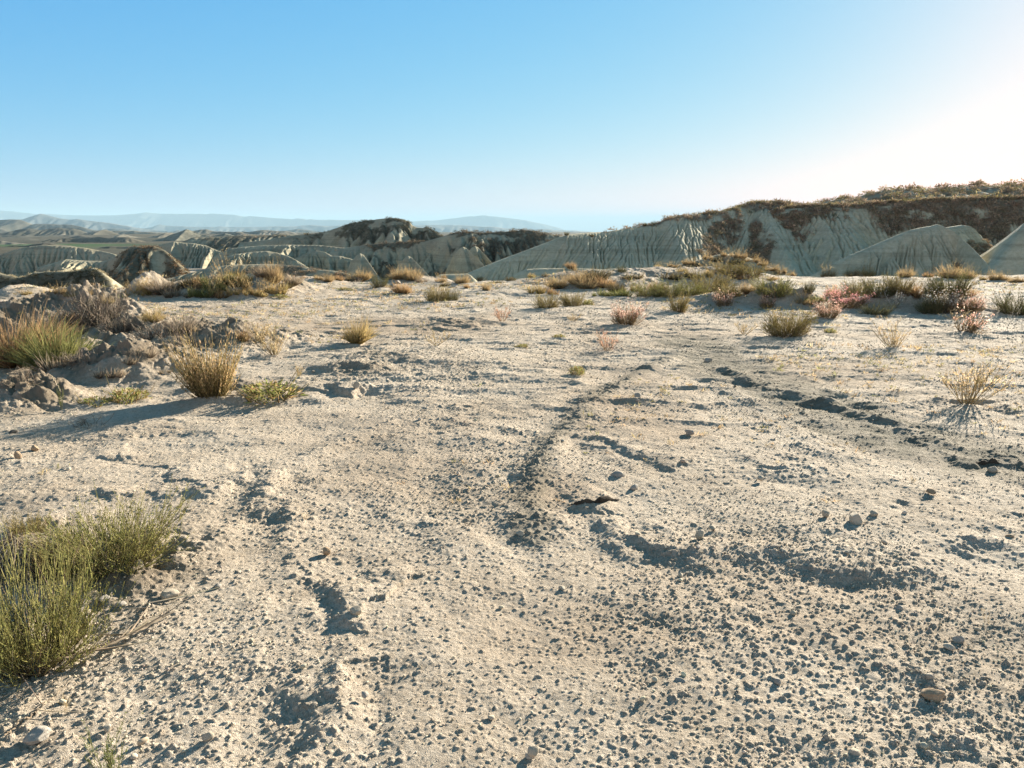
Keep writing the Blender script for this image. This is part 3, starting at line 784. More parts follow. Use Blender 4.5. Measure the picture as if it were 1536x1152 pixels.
class Soup:
    """collects tubes and leaves into one mesh with a tint per vertex"""
    def __init__(self):
        self.v, self.q, self.t, self.c, self.n = [], [], [], [], 0
    def add(self, v, c, q=None, t=None):
        if q is not None and len(q): self.q.append(q + self.n)
        if t is not None and len(t): self.t.append(t + self.n)
        self.v.append(v.reshape(-1, 3)); self.c.append(c.reshape(-1, 3)); self.n += len(self.v[-1])
    def tubes(self, P, R, C0, C1):
        """P (n,k,3) stem paths, R (k,) or (n,k) radii"""
        n, k, _ = P.shape
        d = norm(np.gradient(P, axis=1))
        e1 = norm(np.cross(d, np.array([0.31, 0.17, 0.93]))); e2 = np.cross(d, e1)
        R = np.broadcast_to(R, (n, k))
        a = np.arange(3) * 2 * np.pi / 3
        V = P[:, :, None, :] + R[:, :, None, None] * (np.cos(a)[None, None, :, None] * e1[:, :, None, :] + np.sin(a)[None, None, :, None] * e2[:, :, None, :])
        i = np.arange(n)[:, None, None] * (k * 3) + np.arange(k - 1)[None, :, None] * 3
        j = np.arange(3)[None, None, :]; j2 = (j + 1) % 3
        q = np.stack(np.broadcast_arrays(i + j, i + j2, i + 3 + j2, i + 3 + j), -1).reshape(-1, 4)
        f = np.linspace(0, 1, k)[None, :, None, None]
        C = np.asarray(C0).reshape(-1, 1, 1, 3) * (1 - f) + np.asarray(C1).reshape(-1, 1, 1, 3) * f
        self.add(V, np.broadcast_to(C, V.shape).copy(), q=q)
    def blades(self, p, d, l, w, col, rng, bend=0.0):
        """kite-shaped leaves at p along d"""
        m = len(p)
        nn = norm(rng.normal(size=(m, 3))); s = norm(np.cross(d, nn)); up = np.cross(s, d)
        l = np.broadcast_to(l, (m,))[:, None]; w = np.broadcast_to(w, (m,))[:, None]
        V = np.stack([p, p + d * l * 0.45 + s * w * 0.5, p + d * l + up * l * bend, p + d * l * 0.45 - s * w * 0.5], 1)
        q = np.arange(m)[:, None] * 4 + np.arange(4)[None, :]
        C = np.repeat(np.asarray(col).reshape(-1, 1, 3) * np.ones((m, 1, 1)), 4, 1)
        self.add(V, C, q=q)
    def mesh(self, name, mat):
        q = np.concatenate(self.q) if self.q else None
        t = np.concatenate(self.t) if self.t else None
        me = mesh_from(name, np.concatenate(self.v), quads=q, tris=t, smooth=False)
        set_col(me, "tint", np.concatenate(self.c))
        me.materials.append(mat)
        return me

def jit(rng, col, n, amt=0.25):
    col = np.asarray(col, float)
    return np.clip(col * (1 + amt * rng.normal(size=(n, 1))) * (1 + 0.035 * rng.normal(size=(n, 3))), 0.008, 0.9)

def stem_paths(rng, n, k, base_r, tilt, lo, hi, droop=0.0, wig=0.04, lift=0.25):
    az = rng.uniform(0, 2 * np.pi, n); ti = tilt * np.sqrt(rng.uniform(0.0, 1, n))
    br = base_r * np.sqrt(rng.uniform(0, 1, n))
    b = np.stack([br * np.cos(az), br * np.sin(az), np.zeros(n) - 0.02], 1)
    az2 = az + rng.normal(0, 0.5, n)
    d = np.stack([np.sin(ti) * np.cos(az2), np.sin(ti) * np.sin(az2), np.cos(ti)], 1)
    a0, a1 = rng.uniform(0, 6.28, 2)
    L = (rng.uniform(lo, hi, n) * (1 + 0.16 * np.sin(az2 + a0) + 0.12 * np.sin(3 * az2 + a1)) * np.where(rng.uniform(size=n) < 0.06, 1.15, 1.0))[:, None, None]
    t = np.linspace(0, 1, k)[None, :, None]
    P = b[:, None, :] + d[:, None, :] * L * t
    P[..., 2:3] += L * t * t * (lift * np.sin(ti)[:, None, None] - droop)
    ph = rng.uniform(0, 6.28, (n, 1, 3))
    P += wig * L * t * np.sin(t * 5 + ph)
    return P

def side_twigs(rng, P, m, k, lo, hi, spread):
    n, kk, _ = P.shape
    i = rng.integers(0, n, m); u = rng.uniform(0.25, 0.9, m) * (kk - 1); a = np.minimum(u.astype(int), kk - 2); f = (u - a)[:, None]
    p = P[i, a] * (1 - f) + P[i, a + 1] * f
    d = norm(norm(P[i, a + 1] - P[i, a]) + spread * rng.normal(size=(m, 3)) + np.array([0, 0, 0.25]))
    L = rng.uniform(lo, hi, m)[:, None, None]; t = np.linspace(0, 1, k)[None, :, None]
    Q = p[:, None, :] + d[:, None, :] * L * t
    Q[..., 2:3] += 0.15 * L * t * t
    return Q

def along(rng, P, m, lo=0.3, hi=1.0):
    n, kk, _ = P.shape
    i = rng.integers(0, n, m); u = rng.uniform(lo, hi, m) * (kk - 1.001); a = u.astype(int); f = (u - a)[:, None]
    return P[i, a] * (1 - f) + P[i, a + 1] * f, norm(P[i, a + 1] - P[i, a])

OLIVE = (0.27, 0.215, 0.08); GREEN = (0.25, 0.235, 0.08); DARKG = (0.155, 0.145, 0.06); STRAW = (0.42, 0.31, 0.15)
BROWN_ = (0.19, 0.115, 0.06); RUST = (0.30, 0.16, 0.07); DEAD = (0.26, 0.20, 0.14); PINK = (0.88, 0.52, 0.42); CREAM = (0.88, 0.74, 0.62); BARK = (0.13, 0.095, 0.06)

def make_plant(kind, seed, det=1.0, patch=False):
    """meshes (part name, mesh) of a plant about 1 wide and 1 high"""
    g = rgen(seed)
    out = []
    tw, fo = Soup(), Soup()
    N = lambda v: max(3, int(v * det))
    th = 1.0 / math.sqrt(det)
    if kind in ("broom", "darkbroom", "olivebroom", "pink", "deeppink", "palepink"):
        P = np.concatenate([stem_paths(g, N(85), 6, 0.30, 0.80, 0.55, 1.04, wig=0.05, lift=0.15), stem_paths(g, N(95), 6, 0.30, 1.5, 0.30, 0.62, wig=0.06, lift=0.40)])
        tip = {"broom": GREEN, "darkbroom": DARKG, "olivebroom": OLIVE}.get(kind, (0.24, 0.17, 0.09))
        tw.tubes(P, np.linspace(0.0075, 0.0028, 6) * th, jit(g, BARK, len(P)), jit(g, tip, len(P)))
        Q = side_twigs(g, P, N(520), 4, 0.16, 0.40, 0.35)
        qc = np.where(g.uniform(size=(len(Q), 1)) < 0.16, jit(g, DEAD, len(Q), 0.25), jit(g, tip, len(Q), 0.3))
        tw.tubes(Q, np.linspace(0.0045, 0.0018, 4) * th, qc, qc)
        A = np.concatenate([along(g, P, N(900), 0.25)[0], along(g, Q, N(2600), 0.1)[0]]); D = np.concatenate([along(g, P, 3, 0.3)[1][:0], norm(g.normal(size=(len(A), 3)) * 0.55 + np.array([0, 0, 0.9]))])
        # leaves lie close to their twigs
        fo.blades(A, D, g.uniform(0.025, 0.07, len(A)) * th, g.uniform(0.009, 0.018, len(A)) * th, jit(g, tip, len(A), 0.35), g)
        out = [("twig", tw.mesh("twig", TWIG)), ("foliage", fo.mesh("foliage", LEAF))]
        if "pink" in kind:
            bl = Soup()
            col = {"pink": PINK, "deeppink": (0.85, 0.36, 0.36), "palepink": CREAM}[kind]
            ends = np.concatenate([P[:, -1], Q[:, -1], Q[:, -2]]); ends = ends[ends[:, 2] > 0.38]
            m = N(1500)
            ends = ends[vn(ends[:, 0] * 4, ends[:, 1] * 4 + ends[:, 2] * 3, seed) > -0.25]
            p = ends[g.integers(0, len(ends), m)] + g.normal(0, 0.03, (m, 3))
            bl.blades(p, norm(g.normal(size=(m, 3)) + np.array([0, 0, 0.5])), g.uniform(0.02, 0.05, m) * th, g.uniform(0.015, 0.04, m) * th, jit(g, col, m, 0.3), g)
            out.append(("blossom", bl.mesh("blossom", PETAL)))
    elif kind in ("heath",):
        P = np.concatenate([stem_paths(g, N(150), 6, 0.18, 0.95, 0.55, 1.0, wig=0.03, lift=0.3), stem_paths(g, N(150), 6, 0.18, 1.5, 0.35, 0.66, wig=0.03, lift=0.6)])
        tw.tubes(P, np.linspace(0.007, 0.003, 6) * th, jit(g, BARK, len(P)), jit(g, OLIVE, len(P)))
        p, d = along(g, P, N(2600), 0.12, 0.75)
        fo.blades(p, norm(d + 0.4 * g.normal(size=d.shape)), g.uniform(0.03, 0.07, len(p)), g.uniform(0.009, 0.016, len(p)), jit(g, (0.17, 0.13, 0.045), len(p), 0.3), g)
        out = [("twig", tw.mesh("twig", TWIG)), ("foliage", fo.mesh("foliage", LEAF))]
        sp = Soup()
        p, d = along(g, P, N(2300), 0.5, 1.0)
        sp.blades(p, norm(d + 0.22 * g.normal(size=d.shape)), g.uniform(0.04, 0.085, len(p)), g.uniform(0.012, 0.02, len(p)), jit(g, (0.50, 0.36, 0.19), len(p), 0.25), g)
        out.append(("seed_sprays", sp.mesh("seed_sprays", LEAF)))
    elif kind in ("tuft", "tantuft", "greentuft", "rusttuft", "deadtuft", "darktuft"):
        c0, c1 = {"tuft": (OLIVE, STRAW), "tantuft": ((0.20, 0.14, 0.07), (0.44, 0.32, 0.17)), "greentuft": (DARKG, (0.20, 0.20, 0.07)), "rusttuft": ((0.13, 0.10, 0.05), (0.40, 0.255, 0.13)),
                  "deadtuft": ((0.14, 0.11, 0.08), (0.34, 0.27, 0.19)), "darktuft": ((0.05, 0.045, 0.025), (0.14, 0.11, 0.055))}[kind]
        n = N(480 if patch else 700)
        P = stem_paths(g, n, 5, 0.24, 1.25, 0.45, 1.0, droop=0.10, wig=0.06, lift=0.2)
        if patch:
            ctr = g.uniform(-0.42, 0.42, (7, 2)); hs = g.uniform(0.35, 1.0, 7); k = g.integers(0, 7, n)
            P[..., :2] = P[..., :2] * (0.42 * hs[k])[:, None, None] + ctr[k][:, None, :]
            P[..., 2] *= hs[k][:, None]
        w = g.uniform(0.006, 0.013, n) * th
        s = norm(np.cross(P[:, -1] - P[:, 0], g.normal(size=(n, 3))))[:, None, :] * (w[:, None, None] * np.array([1, 1, 0.9, 0.6, 0.12])[None, :, None])
        V = np.stack([P - s, P + s], 2)
        i = np.arange(n)[:, None] * 10 + np.arange(4)[None, :] * 2
        q = np.stack([i, i + 1, i + 3, i + 2], -1).reshape(-1, 4)
        f = np.linspace(0, 1, 5)[None, :, None, None]
        C = jit(g, c0, n, 0.2)[:, None, None, :] * (1 - f) + jit(g, c1, n, 0.25)[:, None, None, :] * f
        fo.add(V, np.broadcast_to(C, V.shape).copy(), q=q)
        out = [("foliage", fo.mesh("foliage", LEAF))]
        if kind in ("tuft", "tantuft"):
            sp = Soup()
            S = stem_paths(g, N(40), 5, 0.12, 0.8, 0.75, 1.12, wig=0.03)
            sp.tubes(S, np.linspace(0.004, 0.002, 5), jit(g, STRAW, len(S)), jit(g, STRAW, len(S)))
            p, d = along(g, S, N(420), 0.75, 1.0)
            sp.blades(p, norm(d + 0.35 * g.normal(size=d.shape)), 0.05, 0.012, jit(g, (0.5, 0.38, 0.2), len(p)), g)
            out.append(("seed_sprays", sp.mesh("seed_sprays", LEAF)))
    elif kind in ("straw", "pinkstraw", "whitestraw", "sprig"):
        n = N(26 if kind != "sprig" else 12)
        P = stem_paths(g, n, 6, 0.07, 0.95 if kind != "sprig" else 0.7, 0.6, 1.0, wig=0.05)
        cst = {"straw": (0.30, 0.23, 0.11), "pinkstraw": (0.30, 0.21, 0.12), "whitestraw": (0.30, 0.27, 0.2), "sprig": (0.17, 0.17, 0.07)}[kind]
        chd = {"straw": (0.66, 0.50, 0.29), "pinkstraw": (0.74, 0.44, 0.31), "whitestraw": (0.80, 0.72, 0.62), "sprig": (0.17, 0.19, 0.07)}[kind]
        tw.tubes(P, np.linspace(0.009, 0.004, 6), jit(g, cst, n), jit(g, cst, n))
        Q = side_twigs(g, P, N(110), 4, 0.12, 0.35, 0.5)
        tw.tubes(Q, np.linspace(0.005, 0.002, 4), jit(g, cst, len(Q)), jit(g, cst, len(Q)))
        R = np.concatenate([Q, Q])
        p, d = along(g, Q, N(1100), 0.3, 1.0)
        fo.blades(p + g.normal(0, 0.012, p.shape), norm(d + 0.6 * g.normal(size=d.shape)), g.uniform(0.02, 0.05, len(p)), g.uniform(0.012, 0.026, len(p)), jit(g, chd, len(p), 0.25), g)
        out = [("twig", tw.mesh("twig", TWIG)), ("seed_sprays" if kind != "sprig" else "foliage", fo.mesh("seed_sprays" if kind != "sprig" else "foliage", LEAF))]
    elif kind == "weed":
        m = N(520)
        az = g.uniform(0, 6.28, m); r = 0.5 * np.sqrt(g.uniform(0, 1, m)) * (0.8 + 0.3 * np.sin(az * 3))
        p = np.stack([r * np.cos(az), r * np.sin(az), g.uniform(0, 0.55, m) * (1 - r)], 1)
        d = norm(np.stack([np.cos(az), np.sin(az), g.uniform(0.3, 1.8, m)], 1) + 0.4 * g.normal(size=(m, 3)))
        fo.blades(p, d, g.uniform(0.07, 0.2, m), g.uniform(0.02, 0.05, m), jit(g, np.where(g.uniform(size=(m, 1)) < 0.7, (0.26, 0.27, 0.085), (0.38, 0.26, 0.12)), m, 0.25), g, bend=-0.2)
        P = stem_paths(g, 26, 4, 0.35, 1.0, 0.4, 0.8)
        tw.tubes(P, np.linspace(0.012, 0.005, 4), jit(g, (0.25, 0.15, 0.08), 26), jit(g, (0.25, 0.2, 0.08), 26))
        out = [("stem", tw.mesh("stem", TWIG)), ("foliage", fo.mesh("foliage", LEAF))]
    elif kind == "dead":
        P = stem_paths(g, N(60), 6, 0.25, 1.45, 0.5, 1.0, droop=0.25, wig=0.14)
        tw.tubes(P, np.linspace(0.016, 0.005, 6), jit(g, (0.11, 0.085, 0.065), len(P)), jit(g, (0.24, 0.19, 0.14), len(P)))
        Q = side_twigs(g, P, N(260), 5, 0.15, 0.5, 0.9)
        tw.tubes(Q, np.linspace(0.007, 0.003, 5), jit(g, (0.15, 0.12, 0.09), len(Q)), jit(g, (0.34, 0.28, 0.21), len(Q)))
        out = [("twig", tw.mesh("twig", TWIG))]
    elif kind == "thatch":
        n = N(900)
        az = g.uniform(0, 6.28, n); r = 0.42 * np.sqrt(g.uniform(0, 1, n))
        p = np.stack([r * np.cos(az), r * np.sin(az), 0.75 * np.sqrt(np.maximum(0, 1 - (r / 0.46) ** 2)) * g.uniform(0.75, 1.0, n)], 1)
        d = norm(np.stack([np.cos(az), np.sin(az), -0.5 + 0 * az], 1) + 0.45 * g.normal(size=(n, 3)))
        t = np.linspace(0, 1, 4)[None, :, None]
        P = p[:, None, :] + d[:, None, :] * g.uniform(0.2, 0.55, (n, 1, 1)) * t; P[..., 2:3] -= 0.22 * t * t
        fo.tubes(P, np.linspace(0.007, 0.003, 4), jit(g, (0.34, 0.29, 0.22), n), jit(g, (0.46, 0.40, 0.30), n))
        out = [("foliage", fo.mesh("foliage", LEAF))]
    return out

PROTO = {}
def proto(kind, var, det, patch=False):
    key = (kind, var, det, patch)
    if key not in PROTO:
        PROTO[key] = make_plant(kind, hash_seed(kind) + var * 17, det, patch)
    return PROTO[key]
def hash_seed(s): return sum((i + 3) * ord(c) for i, c in enumerate(s))

NAMES = {"broom": ("broom_shrub", "shrub"), "darkbroom": ("broom_shrub", "shrub"), "olivebroom": ("broom_shrub", "shrub"), "pink": ("pink_shrub", "shrub"), "deeppink": ("pink_shrub", "shrub"), "palepink": ("pink_shrub", "shrub"),
         "heath": ("heath_shrub", "shrub"), "tuft": ("grass_tuft", "grass tuft"), "tantuft": ("grass_tuft", "grass tuft"), "greentuft": ("grass_tuft", "grass tuft"), "rusttuft": ("grass_tuft", "grass tuft"), "darktuft": ("grass_tuft", "grass tuft"),
         "deadtuft": ("grass_tuft", "grass tuft"), "straw": ("dry_weed", "dry plant"), "pinkstraw": ("dry_weed", "dry plant"), "whitestraw": ("dry_weed", "dry plant"), "sprig": ("green_sprig", "sprig"),
         "weed": ("low_weed", "weed"), "dead": ("dead_shrub", "dead shrub"), "thatch": ("dead_thatch", "dead grass")}

from mathutils.bvhtree import BVHTree
BV = []
for key in ("h1", "h2", "h3", "h4", "r1", "r2", "r4", "r6", "b8", "b9", "b10"):
    H = HILLS[key]; r, c, _ = H["V"].shape
    BV.append(BVHTree.FromPolygons([tuple(v) for v in H["V"].reshape(-1, 3)], [tuple(int(i) for i in q) for q in grid_quads(r, c)]))

def foot(px, py):
    """first surface seen at a photo pixel: plateau or a near hill"""
    d = Vector([float(a) for a in ray(px, py)]); o = Vector((0, 0, EYE))
    best = None
    if float(ray(px, py)[2]) < -0.01:
        g = on_ground(px, py)
        if g[1] < 55: best = Vector(g)
    for b in BV:
        hit = b.ray_cast(o, d)[0]
        if hit is not None and (best is None or (hit - o).length < (best - o).length): best = hit
    return best

count = [0]
def plant(kind, px, py, wpx, hpx, label, group=None, det=1.0, var=None, lean=0.0, rot=None, Y=None):
    p = foot(px, py)
    if Y is not None:
        x = float((px - 768) / FPX * Y * 1.0); p = Vector((x, Y, float(ground_z(x, Y)[0])))
    if p is None: return None
    sc_ = p.y / FPX
    w = wpx * sc_; h = hpx * sc_ * 1.03
    name, cat = NAMES[kind]
    root = bpy.data.objects.new(name, None)
    COL.objects.link(root)
    root.empty_display_size = 0.05
    count[0] += 1
    v = (count[0] % 3) if var is None else var
    root.location = (p.x, p.y, p.z - 0.01)
    root.rotation_euler = (0, lean, (count[0] * 2.399) % 6.28 if rot is None else rot)
    fw = 1.35 if kind in ("broom", "darkbroom", "olivebroom", "pink", "deeppink", "palepink") else 1.45 if kind in ("heath",) else 1.5 if "tuft" in kind else 1.2 if "straw" in kind or kind == "sprig" else 1.0
    fw = {"dead": 1.5, "thatch": 1.1}.get(kind, fw)
    fh = {"weed": 0.75, "dead": 0.6, "thatch": 0.75}.get(kind, 1.0)
    root.scale = (w / fw, w / fw, h / fh)
    tag(root, label, cat, group)
    for part, me in proto(kind, v, det, "tuft" in kind and wpx > 1.6 * hpx):
        link(part, me, None, root)
    return root
# ------------------------------------------------------------------ scrub that covers the hills (nobody could count it)
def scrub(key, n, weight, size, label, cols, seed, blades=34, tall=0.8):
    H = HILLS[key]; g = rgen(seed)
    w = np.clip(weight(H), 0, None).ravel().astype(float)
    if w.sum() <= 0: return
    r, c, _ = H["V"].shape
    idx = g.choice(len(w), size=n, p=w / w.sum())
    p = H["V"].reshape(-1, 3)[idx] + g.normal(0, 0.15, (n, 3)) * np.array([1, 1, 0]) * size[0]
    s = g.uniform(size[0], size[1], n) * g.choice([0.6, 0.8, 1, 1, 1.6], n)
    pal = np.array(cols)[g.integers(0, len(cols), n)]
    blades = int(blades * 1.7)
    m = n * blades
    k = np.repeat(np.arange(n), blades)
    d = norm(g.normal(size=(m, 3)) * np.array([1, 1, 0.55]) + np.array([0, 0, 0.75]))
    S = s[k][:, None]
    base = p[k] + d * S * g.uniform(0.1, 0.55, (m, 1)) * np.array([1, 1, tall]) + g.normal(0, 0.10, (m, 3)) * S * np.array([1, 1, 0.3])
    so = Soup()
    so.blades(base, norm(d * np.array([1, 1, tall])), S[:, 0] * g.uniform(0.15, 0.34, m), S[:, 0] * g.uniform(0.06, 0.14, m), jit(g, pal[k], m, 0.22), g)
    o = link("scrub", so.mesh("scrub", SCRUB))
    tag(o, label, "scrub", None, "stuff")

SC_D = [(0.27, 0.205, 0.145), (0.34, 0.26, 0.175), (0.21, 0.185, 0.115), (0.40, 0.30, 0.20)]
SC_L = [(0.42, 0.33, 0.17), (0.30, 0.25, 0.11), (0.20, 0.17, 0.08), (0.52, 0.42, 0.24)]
crest = lambda a: (lambda H: sst(a, 0, np.abs(H["t"])) * np.ones(H["t"].shape))
def area(H):
    """surface area each grid vertex stands for"""
    V = H["V"]; a = np.linalg.norm(np.gradient(V, axis=0), axis=2) * np.linalg.norm(np.gradient(V, axis=1), axis=2)
    return a
scrub("r1", 1900, lambda H: H["veg"] * area(H) * (H["t"] > -6), (0.30, 0.62), "dark scrub filling the gully of the eroded ridge", SC_D, 1)
scrub("r1", 420, lambda H: sst(0.7, 0, np.abs(H["t"])) * sst(970, 1000, np.interp(H["S"], np.linspace(0, H["S"].max(), len(H["px"])), H["px"])) * area(H), (0.25, 0.5), "sunlit dry scrub along the left ridge crest", SC_L, 2)
scrub("r2", 3000, lambda H: H["veg"] * area(H) * (H["t"] > -0.5), (0.32, 0.7), "dark scrub band under the ridge top", SC_D, 3)
scrub("r2", 1500, lambda H: sst(0.8, 0.2, H["t"]) * sst(-14, -9, H["t"]) * area(H), (0.35, 0.7), "sunlit straw scrub on the ridge terrace", SC_L, 4)
scrub("r3", 3000, lambda H: (0.25 + H["veg"]) * area(H) * sst(-6, -3, H["t"]), (0.55, 1.15), "brown scrub covering the flat ridge top", SC_D + SC_L[:2], 5)
scrub("b1", 500, lambda H: H["veg"] * area(H) * (H["t"] > -3), (0.5, 1.2), "scrub on a low terrace behind the badlands", SC_D + SC_L[1:2], 6, blades=20)
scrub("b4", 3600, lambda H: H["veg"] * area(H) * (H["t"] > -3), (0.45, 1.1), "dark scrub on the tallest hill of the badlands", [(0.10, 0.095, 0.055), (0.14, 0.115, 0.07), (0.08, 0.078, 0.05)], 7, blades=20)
scrub("b7", 2200, lambda H: H["veg"] * area(H) * (H["t"] > -2), (0.25, 0.5), "brown scrub on a round badland hump", [(0.20, 0.13, 0.07), (0.13, 0.09, 0.05), (0.26, 0.18, 0.10)], 8, blades=24)
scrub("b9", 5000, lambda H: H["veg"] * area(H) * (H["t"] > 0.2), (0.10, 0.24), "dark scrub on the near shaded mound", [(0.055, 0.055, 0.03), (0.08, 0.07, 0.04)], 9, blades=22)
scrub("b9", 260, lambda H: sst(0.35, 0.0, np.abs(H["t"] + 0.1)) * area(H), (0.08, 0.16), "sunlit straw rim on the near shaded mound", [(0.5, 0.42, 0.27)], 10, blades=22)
scrub("b10", 500, lambda H: H["veg"] * area(H) * (H["t"] > -1), (0.18, 0.4), "scrub on a low rise behind the clearing", SC_D + [(0.3, 0.2, 0.12)], 11, blades=24)
scrub("b8", 500, lambda H: H["veg"] * area(H) * (H["t"] > -1), (0.2, 0.45), "scrub on a pale low ridge", SC_D + [(0.3, 0.2, 0.12)], 12, blades=24)
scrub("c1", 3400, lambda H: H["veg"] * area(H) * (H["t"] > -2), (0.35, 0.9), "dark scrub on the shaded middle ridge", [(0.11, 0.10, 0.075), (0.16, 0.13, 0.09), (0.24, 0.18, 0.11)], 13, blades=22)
scrub("r5", 500, lambda H: H["veg"] * area(H) * (H["t"] > -1), (0.2, 0.45), "brown scrub in the gully beside the pale spur", SC_D, 14)
scrub("h3", 260, lambda H: H["veg"] * area(H) * (H["t"] > -1), (0.10, 0.24), "low dark scrub on the scrubby hummock", SC_D + SC_L[:2], 15, blades=26)
scrub("h4", 260, lambda H: H["veg"] * area(H) * (H["t"] > -1), (0.10, 0.24), "low dark scrub on the bank before the ridge", SC_D + SC_L[:2], 16, blades=26)
# ------------------------------------------------------------------ the plants, one by one
def foreground_plants():
    plant("broom", 172, 850, 185, 108, "broad yellow-green broom shrub with red tips behind loose pale stones", det=1.8)
    plant("broom", 52, 992, 215, 175, "large grey-green wiry shrub beside the long dry branch", det=2.1, var=1)
    plant("olivebroom", 95, 868, 90, 80, "thin brownish-olive shrub between the two large foreground shrubs", det=1.6, var=2)
    plant("olivebroom", 42, 806, 62, 40, "small yellowish bush behind the pile of dead grey grass", det=1.2)
    plant("thatch", 28, 858, 112, 62, "collapsed pile of dead grey grass at the left edge", det=1.2)
    plant("sprig", 168, 1172, 92, 110, "spindly green sprig at the bottom edge of the clearing", det=1.0)
    plant("straw", 100, 1066, 16, 36, "tiny straw-coloured sprig near the grey angular rock", det=0.5)
    plant("straw", 130, 880, 40, 36, "short dry stalks between the stones beside the large wiry shrub", det=0.6)
    plant("heath", 318, 597, 98, 92, "tall dome-shaped heath shrub covered in tan seed heads", det=2.0)
    plant("greentuft", 74, 556, 105, 84, "big green grass clump on the dark left mound", det=1.8, Y=8.3)
    plant("rusttuft", 14, 552, 115, 90, "big rust-brown grass clump at the left edge", det=1.8, Y=8.6)
    plant("deadtuft", 62, 566, 130, 40, "grey dead grass drooping below the big green clump", det=1.4, Y=7.9)
    plant("dead", 150, 488, 74, 42, "dark tangle of dead roots on top of the mound", det=1.5)
    plant("dead", 95, 492, 70, 26, "dead twigs lying across the dark mound left of the root tangle", det=1.0)
    plant("deadtuft", 120, 506, 70, 30, "wispy dead grass on the mound below the root tangle")
    plant("deadtuft", 275, 500, 52, 34, "grey-brown dry bush behind the heath shrub")
    plant("dead", 235, 512, 70, 28, "dead twigs between the root tangle and the heath shrub")
    plant("deadtuft", 215, 535, 66, 26, "dead grass scattered on the broken mound in front of the dead twigs")
    plant("deadtuft", 165, 566, 60, 22, "dead grass on the pale slope of the mound above the low green weeds")
    for i_, (k_, x_, y_, w_, h_, l_) in enumerate([("dead", 52, 505, 60, 24, "dead twigs above the rust-brown grass clump"), ("dead", 180, 500, 60, 26, "dead twigs right of the root tangle on the mound"), ("dead", 275, 520, 60, 20, "dead twigs under the grey-brown dry bush"),
            ("deadtuft", 310, 512, 50, 22, "dead grass right of the grey-brown dry bush"), ("deadtuft", 190, 545, 60, 20, "dead grass low on the broken mound left of the heath shrub"), ("dead", 130, 545, 60, 18, "dead twigs on the broken mound right of the green clump"),
            ("deadtuft", 240, 560, 46, 16, "flat dead grass beside the left flank of the heath shrub"), ("darktuft", 100, 478, 70, 16, "dark matted grass on the crest left of the root tangle"), ("darktuft", 165, 480, 40, 16, "dark matted grass on the crest right of the root tangle"), ("deadtuft", 345, 500, 40, 18, "grey dead grass on the far side of the dark hollow")]):
        plant(k_, x_, y_, w_, h_, l_)
    plant("tuft", 228, 484, 34, 24, "yellowish grass tuft on the far side of the root mound")
    plant("straw", 412, 534, 58, 46, "straw-coloured dry plant with many thin stems right of the heath shrub")
    plant("straw", 390, 512, 40, 30, "smaller straw plant just behind the thin-stemmed straw plant")
    plant("rusttuft", 364, 512, 22, 24, "small rusty tuft beside the dark hollow behind the heath shrub")
    plant("weed", 405, 598, 92, 34, "low green weed patch at the right foot of the heath shrub")
    plant("weed", 192, 604, 56, 32, "bright green weed patch below the broken left mound", var=1)
    plant("weed", 146, 610, 56, 22, "darker green weed patch left of the bright green one", var=2)
    plant("sprig", 93, 617, 16, 40, "single upright green sprig beside the pale dirt pile", det=0.8)
    plant("dead", 35, 580, 44, 26, "pale broken stalks sticking out of the dirt pile", det=0.5)
    plant("dead", 138, 642, 50, 20, "flattened dry twigs on the smooth ground below the weeds", det=0.4)
    plant("straw", 448, 566, 16, 22, "tiny dry sprig right of the heath shrub in the open")
    plant("tuft", 536, 514, 46, 42, "pale yellow grass tuft alone in the open clearing")
    plant("straw", 655, 518, 40, 26, "faint dry straw plant right of the pale yellow tuft", det=0.6)
    plant("weed", 866, 561, 26, 18, "small green weed casting a long shadow in the middle of the clearing")
    plant("weed", 783, 522, 22, 10, "flat little green weed left of the pinkish straw plant", var=1)
    plant("weed", 838, 508, 20, 10, "pale little weed in front of the small dry bush", var=2)
    plant("pinkstraw", 911, 528, 38, 34, "airy pinkish straw plant in front of the salmon shrub")
    plant("pinkstraw", 753, 483, 30, 26, "small brown and pinkish plant alone in the centre")
    plant("straw", 860, 482, 22, 14, "small dry bush left of the salmon shrub")
    plant("pink", 938, 488, 46, 34, "salmon-tipped shrub standing alone on the flat", var=0)
    plant("olivebroom", 820, 464, 40, 25, "rounded olive bush, left one of a pair")
    plant("olivebroom", 859, 460, 36, 23, "rounded olive bush, right one of a pair")
    plant("weed", 882, 459, 18, 14, "dark green leafy weed beside the right olive bush")
    plant("olivebroom", 655, 454, 34, 27, "olive bush with a smaller dark bush at its right side")
    plant("darkbroom", 677, 452, 24, 18, "smaller dark bush touching the olive bush")
    plant("rusttuft", 604, 441, 30, 23, "orange-brown tuft near the far rim right of the curved pale stick")
    plant("darkbroom", 570, 432, 24, 19, "dark green bush beside the curved pale stick")
    plant("olivebroom", 1017, 468, 32, 30, "olive bush with thin reddish base standing right of the salmon shrub")
    plant("pink", 1086, 461, 28, 22, "loose pink-flowered shrub in front of the low dirt heap", det=0.6, var=1)
    plant("pink", 1150, 463, 24, 19, "small compact pink shrub between two dirt heaps", var=2)
    plant("olivebroom", 1180, 504, 70, 42, "wide dense olive bush, largest on the right flat", det=1.6)
    plant("straw", 1116, 502, 38, 22, "faint pale straw plant left of the wide olive bush", det=0.7)
    plant("pink", 1242, 479, 36, 27, "green and pink shrub in front of the deep pink one")
    plant("deeppink", 1268, 463, 60, 28, "broad deep pink flowering shrub")
    plant("darkbroom", 1313, 475, 44, 22, "low dark bush right of the deep pink shrub")
    plant("whitestraw", 1341, 464, 30, 28, "sparse white-flowered plant before the grey dirt bank")
